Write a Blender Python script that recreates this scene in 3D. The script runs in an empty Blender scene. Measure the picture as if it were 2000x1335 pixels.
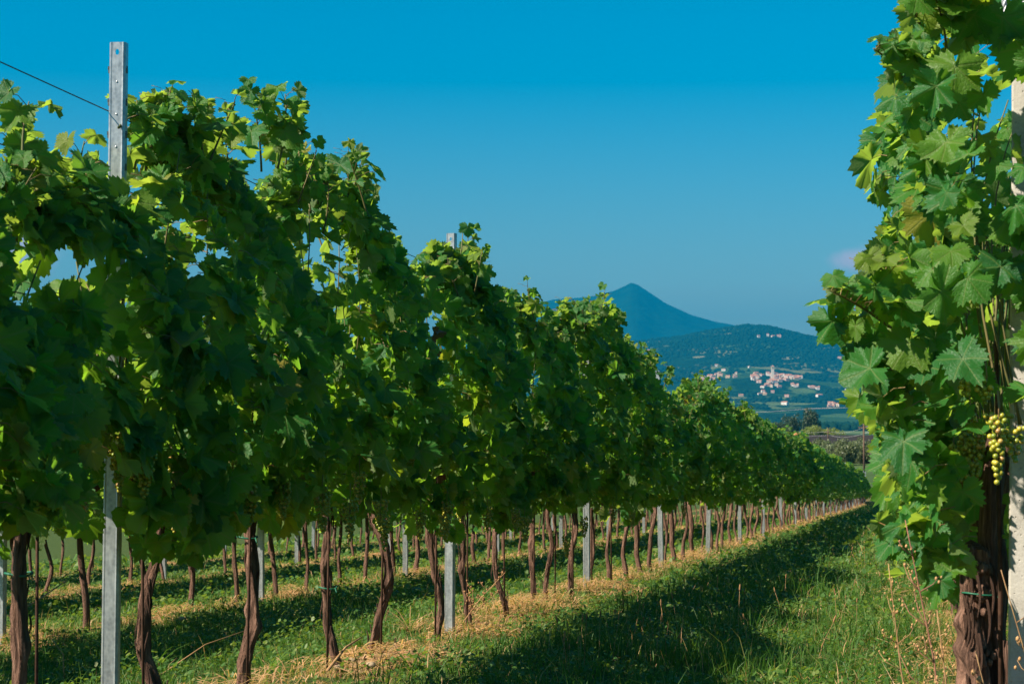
import bpy, math, random
import numpy as np
from mathutils import Vector, Matrix, noise as mnoise

random.seed(7)
rng = np.random.default_rng(7)
SC = bpy.context.scene
COL = SC.collection
R = math.radians

# ----------------------------------------------------------------- camera
F = 3600.0                      # focal length in photo pixels (2000 wide)
YAW, PITCH = R(12.23), R(2.1)   # looks left of the row direction (+Y), slightly up
CAMZ = 0.85
cam_d = bpy.data.cameras.new('camera')
cam = bpy.data.objects.new('camera', cam_d); COL.objects.link(cam)
cam.location = (0, 0, CAMZ)
cam.rotation_euler = (R(90) + PITCH, 0, YAW)
cam_d.sensor_width = 36; cam_d.lens = 36 * F / 2000
cam_d.clip_start = 0.1; cam_d.clip_end = 40000
cam_d.dof.use_dof = True; cam_d.dof.focus_distance = 9.5; cam_d.dof.aperture_fstop = 11
SC.camera = cam
FW = Vector((-math.sin(YAW) * math.cos(PITCH), math.cos(YAW) * math.cos(PITCH), math.sin(PITCH)))
RT = Vector((math.cos(YAW), math.sin(YAW), 0))
UP = RT.cross(FW)
CAM = Vector((0, 0, CAMZ))

def ray(px, py):
    return FW + RT * ((px - 1000) / F) - UP * ((py - 667.5) / F)
def at_depth(px, py, d):
    return CAM + ray(px, py) * d
def on_row(px, py, X):          # photo pixel -> point on the vertical plane of the row at X
    r = ray(px, py); return CAM + r * (X / r.x)
def project(p):
    v = Vector(p) - CAM; d = v.dot(FW)
    return 1000 + F * v.dot(RT) / d, 667.5 - F * v.dot(UP) / d, d

# ----------------------------------------------------------------- light
SUN_EL, SUN_BEH = 43.5, 37.0    # elevation; degrees behind the camera's left
sd = Vector((-math.cos(R(SUN_BEH)) * math.cos(R(SUN_EL)), -math.sin(R(SUN_BEH)) * math.cos(R(SUN_EL)), math.sin(R(SUN_EL))))
sun_d = bpy.data.lights.new('sun', 'SUN'); sun_d.energy = 5.0; sun_d.angle = R(0.5); sun_d.color = (1.0, 0.90, 0.74)
sun = bpy.data.objects.new('sun', sun_d); COL.objects.link(sun)
sun.rotation_euler = sd.to_track_quat('Z', 'Y').to_euler()

W = bpy.data.worlds.new('World'); SC.world = W; W.use_nodes = True
SC.view_settings.view_transform = 'Standard'; SC.view_settings.look = 'None'
SC.view_settings.exposure = 1.4; SC.view_settings.gamma = 1.0; SC.view_settings.use_curve_mapping = False
SC.cycles.use_denoising = True
SC.cycles.max_bounces = 8; SC.cycles.diffuse_bounces = 5; SC.cycles.glossy_bounces = 2
SC.cycles.transmission_bounces = 4; SC.cycles.volume_bounces = 1; SC.cycles.transparent_max_bounces = 4
SC.cycles.sample_clamp_indirect = 4.0

class NB:
    """small node-graph builder"""
    def __init__(s, nt): s.nt = nt
    def n(s, t, props=None, **ins):
        nd = s.nt.nodes.new(t)
        for k, v in (props or {}).items(): setattr(nd, k, v)
        for k, v in ins.items():
            key = int(k[1:]) if k[0] == 'i' and k[1:].isdigit() else k.replace('_', ' ')
            s.put(nd.inputs[key], v)
        return nd
    def put(s, sock, v):
        if isinstance(v, bpy.types.NodeSocket): s.nt.links.new(v, sock)
        elif isinstance(v, (tuple, list)) and sock.type == 'RGBA' and len(v) == 3: sock.default_value = (*v, 1)
        else: sock.default_value = v
    def m(s, op, a, b=0.0, c=0.0):
        nd = s.n('ShaderNodeMath', {'operation': op}); s.put(nd.inputs[0], a); s.put(nd.inputs[1], b); s.put(nd.inputs[2], c)
        return nd.outputs[0]
    def mix(s, f, a, b, blend='MIX'):
        nd = s.n('ShaderNodeMix', {'data_type': 'RGBA', 'blend_type': blend})
        s.put(nd.inputs[0], f); s.put(nd.inputs[6], a); s.put(nd.inputs[7], b); return nd.outputs[2]
    def noise(s, vec, scale, detail=3, rough=.55):
        nd = s.n('ShaderNodeTexNoise', Scale=scale, Detail=detail, Roughness=rough)
        if vec is not None: s.put(nd.inputs['Vector'], vec)
        return nd.outputs[0]
    def ramp(s, f, stops):
        nd = s.n('ShaderNodeValToRGB'); e = nd.color_ramp.elements
        while len(e) < len(stops): e.new(0.5)
        for q, (p, c) in zip(e, stops): q.position = p; q.color = (*c, 1) if len(c) == 3 else c
        s.put(nd.inputs[0], f); return nd.outputs[0]
    def step(s, v, a, b):
        nd = s.n('ShaderNodeMapRange', {'interpolation_type': 'SMOOTHSTEP'}); s.put(nd.inputs[0], v)
        nd.inputs[1].default_value = a; nd.inputs[2].default_value = b; return nd.outputs[0]

# world: Nishita daylight, its blue a little purer, a few low cumulus puffs far off
b = NB(W.node_tree); W.node_tree.nodes.clear()
sky = b.n('ShaderNodeTexSky', {'sky_type': 'NISHITA', 'sun_disc': False, 'sun_elevation': R(SUN_EL),
          'sun_rotation': math.atan2(sd.x, sd.y), 'air_density': 1.0, 'dust_density': 0.3, 'ozone_density': 2.5})
hs = b.n('ShaderNodeHueSaturation', Hue=0.483, Saturation=1.80, Value=.84, Color=sky.outputs[0])
geo = b.n('ShaderNodeNewGeometry').outputs['Incoming']
vdir = b.n('ShaderNodeVectorMath', {'operation': 'SCALE'}); b.put(vdir.inputs[0], geo); vdir.inputs['Scale'].default_value = -1
cl = None
for px, py, wx, wy in ((1706, 510, .024, .008), (1775, 503, .03, .012), (30, 440, .025, .03), (-90, 420, .03, .03)):
    c = ray(px, py).normalized()
    sb = b.n('ShaderNodeVectorMath', {'operation': 'SUBTRACT'}); b.put(sb.inputs[0], vdir.outputs[0]); sb.inputs[1].default_value = c
    sp = b.n('ShaderNodeSeparateXYZ'); b.put(sp.inputs[0], sb.outputs[0])
    hx = b.m('ADD', b.m('MULTIPLY', sp.outputs[0], RT.x / wx), b.m('MULTIPLY', sp.outputs[1], RT.y / wx))
    hz = b.m('MULTIPLY', sp.outputs[2], 1 / wy)
    d2 = b.m('ADD', b.m('MULTIPLY', hx, hx), b.m('MULTIPLY', hz, hz))
    g = b.m('MULTIPLY', b.m('EXPONENT', b.m('MULTIPLY', d2, -1.0)), b.m('GREATER_THAN', sp.outputs[1], -.8))
    cl = g if cl is None else b.m('MAXIMUM', cl, g)
cn = b.noise(vdir.outputs[0], 70, 5, .6)
cmask = b.m('MULTIPLY', b.step(b.m('MULTIPLY', cl, b.m('ADD', cn, .35)), .22, .7), .8)
sz_ = b.n('ShaderNodeSeparateXYZ'); b.put(sz_.inputs[0], vdir.outputs[0])
el_ = b.m('ADD', b.m('MULTIPLY', b.step(sz_.outputs[2], -.02, .22), .34), .71)      # duller air low down, all round
low = b.mix(1.0, hs.outputs[0], b.n('ShaderNodeCombineColor', Red=el_, Green=el_, Blue=el_).outputs[0], 'MULTIPLY')
skyc = b.mix(cmask, low, (5.5, 4.6, 5.8))
bg = b.n('ShaderNodeBackground', Color=skyc, Strength=0.053)
wo = b.n('ShaderNodeOutputWorld'); b.put(wo.inputs[0], bg.outputs[0])

# ----------------------------------------------------------------- helpers
def tag(o, label=None, cat=None, group=None, kind=None):
    if label: o['label'] = label
    if cat: o['category'] = cat
    if group: o['group'] = group
    if kind: o['kind'] = kind
    return o
def link(name, data, parent=None, loc=(0, 0, 0)):
    o = bpy.data.objects.new(name, data); COL.objects.link(o)
    if parent: o.parent = parent
    o.location = loc
    return o
def empty(name, loc, label, cat, group=None):
    o = link(name, None, None, loc); o.empty_display_size = .1
    return tag(o, label, cat, group)

def mesh_np(name, verts, polys, mats, uv=None, rnd=None, matidx=None, smooth=True):
    """verts (n,3); polys (m,k) array or list of arrays; uv per vertex (n,2); rnd per vertex"""
    me = bpy.data.meshes.new(name)
    verts = np.asarray(verts, dtype=np.float32)
    plist = polys if isinstance(polys, list) else [polys]
    plist = [np.asarray(p, dtype=np.int32) for p in plist if len(p)]
    loops = np.concatenate([p.ravel() for p in plist])
    tot = np.concatenate([np.full(len(p), p.shape[1], np.int32) for p in plist])
    start = np.concatenate([[0], np.cumsum(tot)[:-1]]).astype(np.int32)
    me.vertices.add(len(verts)); me.vertices.foreach_set('co', verts.ravel())
    me.loops.add(len(loops)); me.loops.foreach_set('vertex_index', loops)
    me.polygons.add(len(tot)); me.polygons.foreach_set('loop_start', start); me.polygons.foreach_set('loop_total', tot)
    me.polygons.foreach_set('use_smooth', np.full(len(tot), smooth))
    for m in (mats if isinstance(mats, (list, tuple)) else [mats]): me.materials.append(m)
    if matidx is not None: me.polygons.foreach_set('material_index', np.asarray(matidx, np.int32))
    if uv is not None:
        l = me.uv_layers.new(name='uv'); l.data.foreach_set('uv', np.asarray(uv, np.float32)[loops].ravel())
    if rnd is not None:
        a = me.attributes.new('rnd', 'FLOAT', 'POINT'); a.data.foreach_set('value', np.asarray(rnd, np.float32))
    me.update(calc_edges=True); me.validate()
    return me

class MB:
    """collects tubes, boxes and leaves into one mesh"""
    def __init__(s): s.v = []; s.q = []; s.t = []; s.uv = []; s.r = []; s.nv = 0; s.mq = []; s.mt = []
    def add(s, v, q=None, t=None, uv=None, rnd=0.0, mi=0):
        v = np.asarray(v, float); s.v.append(v)
        s.uv.append(np.zeros((len(v), 2)) if uv is None else np.asarray(uv, float))
        s.r.append(np.full(len(v), rnd) if np.isscalar(rnd) else np.asarray(rnd))
        if q is not None and len(q): s.q.append(np.asarray(q) + s.nv); s.mq += [mi] * len(q)
        if t is not None and len(t): s.t.append(np.asarray(t) + s.nv); s.mt += [mi] * len(t)
        s.nv += len(v)
    def tube(s, pts, rad, n=6, rnd=0.0, mi=0, cap=True):
        pts = [Vector(p) for p in pts]; k = len(pts)
        if np.isscalar(rad): rad = [rad] * k
        V = []; U = []; ref = Vector((.31, .17, .93)); L = 0
        for i in range(k):
            t = (pts[min(i + 1, k - 1)] - pts[max(i - 1, 0)]).normalized()
            if abs(t.dot(ref)) > .95: ref = Vector((.9, .1, .2))
            a = t.cross(ref).normalized(); c = t.cross(a)
            if i: L += (pts[i] - pts[i - 1]).length
            for j in range(n):
                an = 2 * math.pi * j / n
                V.append(pts[i] + (a * math.cos(an) + c * math.sin(an)) * rad[i]); U.append((j / n, L))
        Q = [(i * n + j, i * n + (j + 1) % n, (i + 1) * n + (j + 1) % n, (i + 1) * n + j) for i in range(k - 1) for j in range(n)]
        T = []
        if cap:
            V += [pts[0], pts[-1]]; U += [(0, 0), (0, L)]
            for j in range(n): T += [(k * n, (j + 1) % n, j), (k * n + 1, (k - 1) * n + j, (k - 1) * n + (j + 1) % n)]
        s.add([tuple(p) for p in V], Q, T, U, rnd, mi)
    def box(s, c, d, rz=0, mi=0, rnd=0.0):
        v = np.array([(x, y, z) for x in (-.5, .5) for y in (-.5, .5) for z in (-.5, .5)]) * np.array(d)
        ca, sa = math.cos(rz), math.sin(rz)
        v = np.stack([v[:, 0] * ca - v[:, 1] * sa, v[:, 0] * sa + v[:, 1] * ca, v[:, 2]], 1) + np.array(c)
        s.add(v, [(0, 1, 3, 2), (4, 6, 7, 5), (0, 4, 5, 1), (2, 3, 7, 6), (0, 2, 6, 4), (1, 5, 7, 3)], None, None, rnd, mi)
    def mesh(s, name, mats, smooth=True):
        P = [np.concatenate(x) for x in (s.q, s.t) if x]
        return mesh_np(name, np.concatenate(s.v), P, mats, np.concatenate(s.uv), np.concatenate(s.r), s.mq + s.mt, smooth)

# ----------------------------------------------------------------- materials
def newmat(name):
    m = bpy.data.materials.new(name); m.use_nodes = True; m.node_tree.nodes.clear(); return m, NB(m.node_tree)
def out(b, sh, vol=None):
    o = b.n('ShaderNodeOutputMaterial'); b.put(o.inputs[0], sh)
def bump(b, h, s, d=.01):
    return b.n('ShaderNodeBump', Strength=s, Distance=d, Height=h).outputs[0]

def leaf_material(name, stops, trans=.5, veins=True, back=(.115, .15, .062), tcol=(.33, .50, .03)):
    m, b = newmat(name)
    at = b.n('ShaderNodeAttribute', {'attribute_name': 'rnd'}).outputs['Fac']
    oi = b.n('ShaderNodeObjectInfo').outputs['Random']
    r = b.m('FRACT', b.m('ADD', at, oi)); r2 = b.m('FRACT', b.m('MULTIPLY', r, 17.31))
    col = b.ramp(r, stops)
    uv = b.n('ShaderNodeUVMap', {'uv_map': 'uv'}).outputs[0]
    h = None; vn = None
    if veins:
        s = b.n('ShaderNodeSeparateXYZ'); b.put(s.inputs[0], uv)
        ax, y = b.m('ABSOLUTE', s.outputs[0]), s.outputs[1]
        dmin = None; sec = None
        for ph in (0, 50, 108):
            cp, sp = math.cos(R(ph)), math.sin(R(ph))
            al = b.m('ADD', b.m('MULTIPLY', ax, sp), b.m('MULTIPLY', y, cp))
            d = b.m('ADD', b.m('ABSOLUTE', b.m('SUBTRACT', b.m('MULTIPLY', ax, cp), b.m('MULTIPLY', y, sp))), b.m('MULTIPLY', b.m('LESS_THAN', al, 0), 9))
            dmin = d if dmin is None else b.m('MINIMUM', dmin, d)
            if ph < 60:                       # side veins leaving each main vein
                sv = b.m('ABSOLUTE', b.m('SINE', b.m('MULTIPLY', b.m('SUBTRACT', al, b.m('MULTIPLY', d, .8)), 17)))
                sec = (d, sv) if sec is None else (b.m('MINIMUM', sec[0], d), b.m('ADD', b.m('MULTIPLY', b.m('LESS_THAN', d, sec[0]), sv), b.m('MULTIPLY', b.m('GREATER_THAN', d, sec[0]), sec[1])))
        vn = b.m('SUBTRACT', 1, b.step(dmin, .008, .034))
        v2 = b.m('SUBTRACT', 1, b.step(sec[1], .03, .22))
        vn = b.m('MAXIMUM', vn, b.m('MULTIPLY', v2, .45))
        vo = b.n('ShaderNodeTexVoronoi', {'feature': 'DISTANCE_TO_EDGE'}, Scale=9.0); b.put(vo.inputs['Vector'], uv)
        h = b.m('ADD', b.m('MULTIPLY', vn, -.7), b.m('MULTIPLY', b.step(vo.outputs[0], 0, .2), .5))
        col = b.mix(b.m('MULTIPLY', vn, .42), col, (.17, .21, .06))
        ofs = b.n('ShaderNodeVectorMath', {'operation': 'ADD'}); b.put(ofs.inputs[0], uv)
        cmb = b.n('ShaderNodeCombineXYZ'); b.put(cmb.inputs[0], b.m('MULTIPLY', r, 91)); b.put(cmb.inputs[1], b.m('MULTIPLY', r2, 57)); b.put(ofs.inputs[1], cmb.outputs[0])
        nz = b.noise(ofs.outputs[0], 2.2, 4, .6)
        col = b.mix(b.step(nz, .68, .84), col, b.mix(.5, col, (.20, .19, .04)))     # yellowing patches
        sp_ = b.noise(ofs.outputs[0], 16, 2, .5)
        col = b.mix(b.m('MULTIPLY', b.step(sp_, .70, .78), b.m('GREATER_THAN', r2, .8)), col, (.32, .38, .33))   # dried spray spots
    bf = b.n('ShaderNodeNewGeometry').outputs['Backfacing']
    fcol = b.mix(b.m('MULTIPLY', bf, .7), col, back)
    p = b.n('ShaderNodeBsdfPrincipled', Base_Color=fcol, Roughness=.5); p.inputs['Specular IOR Level'].default_value = .3
    if h is not None: b.put(p.inputs['Normal'], bump(b, h, .4, .004))
    tc = b.mix(.5, b.mix(1.0, fcol, (3.6, 3.4, 1.3), 'MULTIPLY'), tcol)
    if vn is not None: tc = b.mix(b.m('MULTIPLY', vn, .35), tc, (.16, .22, .03))
    t = b.n('ShaderNodeBsdfTranslucent', Color=tc)
    mx = b.n('ShaderNodeMixShader', Fac=trans); b.put(mx.inputs[1], p.outputs[0]); b.put(mx.inputs[2], t.outputs[0])
    out(b, mx.outputs[0]); return m

VINE_STOPS = [(0, (.015, .090, .024)), (.22, (.018, .112, .022)), (.5, (.029, .134, .017)), (.74, (.048, .148, .014)), (.9, (.084, .162, .014)), (.982, (.13, .17, .016)), (.996, (.22, .20, .03)), (1, (.14, .08, .03))]
M_leaf = leaf_material('vine_leaf', VINE_STOPS)
M_brownleaf = leaf_material('dry_leaf', [(0, (.16, .07, .04)), (1, (.22, .11, .05))], .2, False, (.2, .1, .05), (.3, .14, .04))
M_weed = leaf_material('weed_leaf', [(0, (.03, .085, .016)), (.4, (.05, .115, .02)), (.75, (.075, .14, .024)), (1, (.14, .17, .045))], .32, False, (.07, .11, .03), (.26, .36, .03))

def grass_material():
    m, b = newmat('grass_blade')
    at = b.n('ShaderNodeAttribute', {'attribute_name': 'rnd'}).outputs['Fac']
    col = b.ramp(at, [(0, (.022, .075, .010)), (.3, (.045, .118, .012)), (.55, (.082, .15, .018)), (.72, (.20, .19, .055)), (.85, (.36, .205, .10)), (1, (.52, .32, .175))])
    p = b.n('ShaderNodeBsdfPrincipled', Base_Color=col, Roughness=.55); p.inputs['Specular IOR Level'].default_value = .3
    t = b.n('ShaderNodeBsdfTranslucent', Color=b.mix(1.0, col, (2.2, 2.2, 1.2), 'MULTIPLY'))
    mx = b.n('ShaderNodeMixShader', Fac=.3); b.put(mx.inputs[1], p.outputs[0]); b.put(mx.inputs[2], t.outputs[0])
    out(b, mx.outputs[0]); return m
M_grass = grass_material()

def solid(name, c1, c2, scale=20, rough=.7, spec=.3, metal=0, bmp=.3, bd=.004, stretch=None, detail=4):
    m, b = newmat(name)
    v = b.n('ShaderNodeTexCoord').outputs['Object']
    if stretch:
        mp = b.n('ShaderNodeMapping'); b.put(mp.inputs[0], v); mp.inputs['Scale'].default_value = stretch; v = mp.outputs[0]
    nz = b.noise(v, scale, detail, .6)
    p = b.n('ShaderNodeBsdfPrincipled', Base_Color=b.ramp(nz, [(.3, c1), (.7, c2)]), Roughness=rough, Metallic=metal)
    p.inputs['Specular IOR Level'].default_value = spec
    if bmp: b.put(p.inputs['Normal'], bump(b, nz, bmp, bd))
    out(b, p.outputs[0]); return m

def bark_material():
    m, b = newmat('vine_bark')
    uv = b.n('ShaderNodeUVMap', {'uv_map': 'uv'}).outputs[0]
    mp = b.n('ShaderNodeMapping'); b.put(mp.inputs[0], uv); mp.inputs['Scale'].default_value = (13, 5, 1)
    f1 = b.noise(mp.outputs[0], 1.6, 6, .68)
    mp2 = b.n('ShaderNodeMapping'); b.put(mp2.inputs[0], uv); mp2.inputs['Scale'].default_value = (34, 9, 1)
    f2 = b.noise(mp2.outputs[0], 1.2, 4, .6)
    ob = b.n('ShaderNodeObjectInfo').outputs['Random']
    col = b.ramp(b.m('ADD', b.m('MULTIPLY', f1, .65), b.m('MULTIPLY', f2, .35)), [(.30, (.018, .011, .008)), (.43, (.085, .046, .032)), (.57, (.21, .115, .08)), (.72, (.36, .245, .18))])
    p = b.n('ShaderNodeBsdfPrincipled', Base_Color=col, Roughness=.85); p.inputs['Specular IOR Level'].default_value = .2
    b.put(p.inputs['Normal'], bump(b, b.m('ADD', f1, b.m('MULTIPLY', f2, .6)), 1.0, .03))
    out(b, p.outputs[0]); return m
M_bark = bark_material()
M_cane = solid('green_cane', (.06, .085, .02), (.13, .095, .035), 9, .6, .35, 0, .2)
M_petiole = solid('petiole', (.13, .13, .03), (.20, .09, .05), 14, .5, .4, 0, .1)
M_tie = solid('green_tie', (.01, .09, .05), (.02, .13, .08), 30, .5)
M_wire = solid('galvanised_wire', (.05, .055, .05), (.10, .10, .09), 30, .5, .4, .5)
M_rod = solid('rusty_rod', (.035, .02, .014), (.09, .045, .028), 40, .8, .2, .2)
M_straw = solid('straw', (.42, .27, .11), (.62, .44, .22), 3, .8, .2)
M_drystem = solid('dry_stem', (.24, .12, .06), (.38, .24, .11), 12, .8, .2)
M_redstem = solid('reddish_stem', (.20, .07, .06), (.32, .15, .09), 12, .7, .2)
M_seed = solid('seed_head', (.20, .10, .05), (.34, .19, .09), 60, .9, .1)
M_cap = solid('seed_capsule', (.30, .16, .07), (.46, .27, .12), 60, .8, .2)
M_stone = solid('stone', (.2, .14, .09), (.34, .26, .17), 20, .9, .2)

def steel_material():
    m, b = newmat('galvanised_steel')
    v = b.n('ShaderNodeTexCoord').outputs['Object']
    vo = b.n('ShaderNodeTexVoronoi', Scale=70.0); b.put(vo.inputs['Vector'], v)
    mp = b.n('ShaderNodeMapping'); b.put(mp.inputs[0], v); mp.inputs['Scale'].default_value = (6, 6, 1.4)
    nz = b.noise(mp.outputs[0], 7, 5, .65)
    f = b.m('ADD', b.m('MULTIPLY', vo.outputs['Distance'], .25), b.m('MULTIPLY', nz, .8))
    col = b.ramp(f, [(.28, (.20, .22, .24)), (.48, (.33, .355, .375)), (.68, (.46, .485, .50))])
    p = b.n('ShaderNodeBsdfPrincipled', Base_Color=col, Metallic=.65, Roughness=b.m('ADD', b.m('MULTIPLY', nz, .25), .26))
    b.put(p.inputs['Normal'], bump(b, nz, .12, .003)); out(b, p.outputs[0]); return m
M_steel = steel_material()

def concrete_material():
    m, b = newmat('concrete')
    v = b.n('ShaderNodeTexCoord').outputs['Object']
    a = b.noise(v, 9, 6, .65); g = b.noise(v, 120, 3, .6)
    vo = b.n('ShaderNodeTexVoronoi', Scale=55.0); b.put(vo.inputs['Vector'], v)
    pit = b.m('SUBTRACT', 1, b.step(vo.outputs['Distance'], .05, .22))
    col = b.ramp(b.m('ADD', b.m('MULTIPLY', a, .7), b.m('MULTIPLY', g, .3)), [(.3, (.21, .19, .165)), (.5, (.32, .30, .27)), (.7, (.41, .39, .355))])
    p = b.n('ShaderNodeBsdfPrincipled', Base_Color=b.mix(b.m('MULTIPLY', pit, .6), col, (.2, .18, .15)), Roughness=.88)
    b.put(p.inputs['Normal'], bump(b, b.m('SUBTRACT', b.m('MULTIPLY', g, .6), pit), .6, .004)); out(b, p.outputs[0]); return m
M_concrete = concrete_material()

def grape_material():
    m, b = newmat('green_grape')
    oi = b.n('ShaderNodeObjectInfo').outputs['Random']
    at = b.n('ShaderNodeAttribute', {'attribute_name': 'rnd'}).outputs['Fac']
    r = b.m('FRACT', b.m('ADD', oi, at))
    col = b.ramp(r, [(0, (.13, .18, .018)), (.5, (.24, .25, .02)), (.9, (.38, .32, .035)), (1, (.36, .2, .07))])
    p = b.n('ShaderNodeBsdfPrincipled', Base_Color=col, Roughness=.34)
    p.inputs['Subsurface Weight'].default_value = .35; p.inputs['Subsurface Radius'].default_value = (.006, .006, .002); p.inputs['Subsurface Scale'].default_value = 1.0
    out(b, p.outputs[0]); return m
M_grape = grape_material()

# ----------------------------------------------------------------- ground
ROWS = [0.30, -2.74, -5.69, -8.64, -11.59]
Y_END = 112.0
def gz(x, y):
    x = np.asarray(x, float); y = np.asarray(y, float)
    base = np.interp(y, [-60, 0, 112, 180, 330, 420, 900, 2500, 30000], [2.42, -.08, -4.80, -4.3, -3.6, -7.0, -13, -25, -25])
    fade = np.interp(y, [90, 200], [1, 0]) * np.interp(y, [-60, -20], [0, 1])
    cross = np.where(x < -2.74, .045 * np.maximum(x + 2.74, -20), .02 * np.minimum(x + 2.74, 4)) * fade
    near = np.interp(y, [60, 130], [1, 0]) * np.interp(np.abs(x), [25, 40], [1, 0])
    bmp = (.018 * np.sin(x * 3.1 + 1.3 * np.sin(y * 1.7)) * np.sin(y * 2.3 + .7) + .012 * np.sin(x * 7.7 + y * 5.1) + .008 * np.sin(y * 11.3 - x * 9.1)) * near
    md = 0
    for i, r in enumerate(ROWS):
        md = md + (.025 + .03 * np.sin(y * 6.5 + i * 2) * np.sin(y * 2.1 + i)) * np.exp(-((x - r) / .38) ** 2)
    return base + cross + bmp + md * near
def g1(x, y): return float(gz(x, y))

def graded(lo, hi, a, c, step, far):
    mid = np.arange(a, c + 1e-6, step); s = [mid]
    v, st, L = c, step, []
    while v < hi: st = min(st * 1.22, far); v += st; L.append(min(v, hi))
    s.append(np.array(L)); v, st, L = a, step, []
    while v > lo: st = min(st * 1.22, far); v -= st; L.append(max(v, lo))
    return np.concatenate([np.array(L[::-1]), mid, np.array(s[1])])
gx = graded(-12500, 12500, -13, 2.2, .11, 700); gy = graded(-800, 12500, 4, 34, .13, 500)
XX, YY = np.meshgrid(gx, gy); ZZ = gz(XX, YY)
nx, ny = len(gx), len(gy)
ii = np.arange(nx * ny).reshape(ny, nx)
quads = np.stack([ii[:-1, :-1], ii[:-1, 1:], ii[1:, 1:], ii[1:, :-1]], -1).reshape(-1, 4)
def ground_material():
    m, b = newmat('vineyard_ground')
    pos = b.n('ShaderNodeNewGeometry').outputs['Position']
    s = b.n('ShaderNodeSeparateXYZ'); b.put(s.inputs[0], pos)
    n1 = b.noise(pos, 2.2, 6, .65); n2 = b.noise(pos, 26, 5, .65); n3 = b.noise(pos, .35, 3, .5)
    d = None
    for r in ROWS:
        q = b.m('ABSOLUTE', b.m('SUBTRACT', s.outputs[0], r)); d = q if d is None else b.m('MINIMUM', d, q)
    strip = b.m('SUBTRACT', 1, b.step(b.m('ADD', d, b.m('MULTIPLY', b.m('SUBTRACT', n1, .44), 2.2)), .05, .38))
    grass = b.ramp(n2, [(.3, (.020, .032, .010)), (.55, (.045, .075, .016)), (.75, (.095, .095, .032))])
    straw = b.ramp(n2, [(.28, (.09, .05, .025)), (.5, (.22, .125, .055)), (.72, (.42, .26, .12))])
    near = b.mix(strip, grass, straw)
    far = b.ramp(b.noise(pos, .0045, 4, .6), [(.38, (.022, .048, .014)), (.5, (.05, .085, .026)), (.6, (.10, .12, .05)), (.7, (.03, .06, .018))])
    y = s.outputs[1]
    col = b.mix(b.step(y, 105, 140), near, far)
    p = b.n('ShaderNodeBsdfPrincipled', Base_Color=col, Roughness=.95); p.inputs['Specular IOR Level'].default_value = .1
    b.put(p.inputs['Normal'], bump(b, n2, .8, .03)); out(b, p.outputs[0]); return m
M_ground = ground_material()
tag(link('ground', mesh_np('ground', np.stack([XX.ravel(), YY.ravel(), ZZ.ravel()], 1), quads, M_ground)), kind='structure')

# ploughed dark field at the valley's rim, a sheet 4 mm over the ground
px_, py_ = np.meshgrid(np.linspace(-120, 60, 46), np.linspace(236, 328, 24))
ff = MB(); fi = np.arange(px_.size).reshape(px_.shape)
ff.add(np.stack([px_.ravel(), py_.ravel(), gz(px_, py_).ravel() + .06 + .05 * np.sin(py_.ravel() * 2.2)], 1), np.stack([fi[:-1, :-1], fi[:-1, 1:], fi[1:, 1:], fi[1:, :-1]], -1).reshape(-1, 4))
M_plough = solid('ploughed_soil', (.014, .011, .010), (.035, .027, .022), .8, .95, .1, 0, .5, .1)
tag(link('ploughed_field', ff.mesh('ploughed_field', M_plough)), kind='structure')

# ----------------------------------------------------------------- hills
def vnoise(u, v, s):
    return mnoise.fractal(Vector((u * s, v * s, 3.7)), 1.0, 2.1, 5)
HR_U = np.array([-1800, 600, 1000, 1220, 1290, 1340, 1400, 1460, 1500, 1550, 1600, 1650, 1750, 2100, 3200, 4200])
HR_P = np.array([740, 722, 694, 668, 661, 652, 641, 632, 635, 647, 657, 668, 688, 730, 790, 810])
def hill_z(u, r, with_noise=True):
    """height of the village hill along photo column u at distance r"""
    zr = .85 + (800 - np.interp(u, HR_U, HR_P)) * 5600 / F
    k = np.clip(zr / 260.0, .12, 1.1)
    prof = np.interp(r, [2450, 2700, 3000, 3300, 3650, 3900, 4100, 4500, 5000, 5400, 5600, 6000, 7200], [-31, -23, -9, 6, 34, 62, 70, 118, 196, 246, 258, 235, -60])
    spur = 16 * np.exp(-((u - 1505) / 75.0) ** 2 - ((r - 3980) / 190.0) ** 2) + 9 * np.exp(-((u - 1400) / 50.0) ** 2 - ((r - 4000) / 190.0) ** 2)
    z = np.where(prof > 0, prof * k, prof) + spur
    if with_noise:
        z = z + vnoise(u / 400 + r / 3000, r / 900, 1.6) * 13 * np.clip((r - 2600) / 900, 0, 1) * np.interp(np.abs(u - 1500), [0, 90, 200], [.45, .7, 1])
    return z
def polar(u, r, z):
    d = Vector((FW.x, FW.y, 0)).normalized() + RT * ((u - 1000) / F)
    return Vector((d.x * r, d.y * r, z))
def polar_sheet(name, us, rs, zf, mat):
    V = [tuple(polar(u, r, float(zf(u, r)))) for r in rs for u in us]
    n = len(us); q = [(i * n + j, i * n + j + 1, (i + 1) * n + j + 1, (i + 1) * n + j) for i in range(len(rs) - 1) for j in range(n - 1)]
    return tag(link(name, mesh_np(name, np.array(V), np.array(q), mat)), kind='structure')

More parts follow.
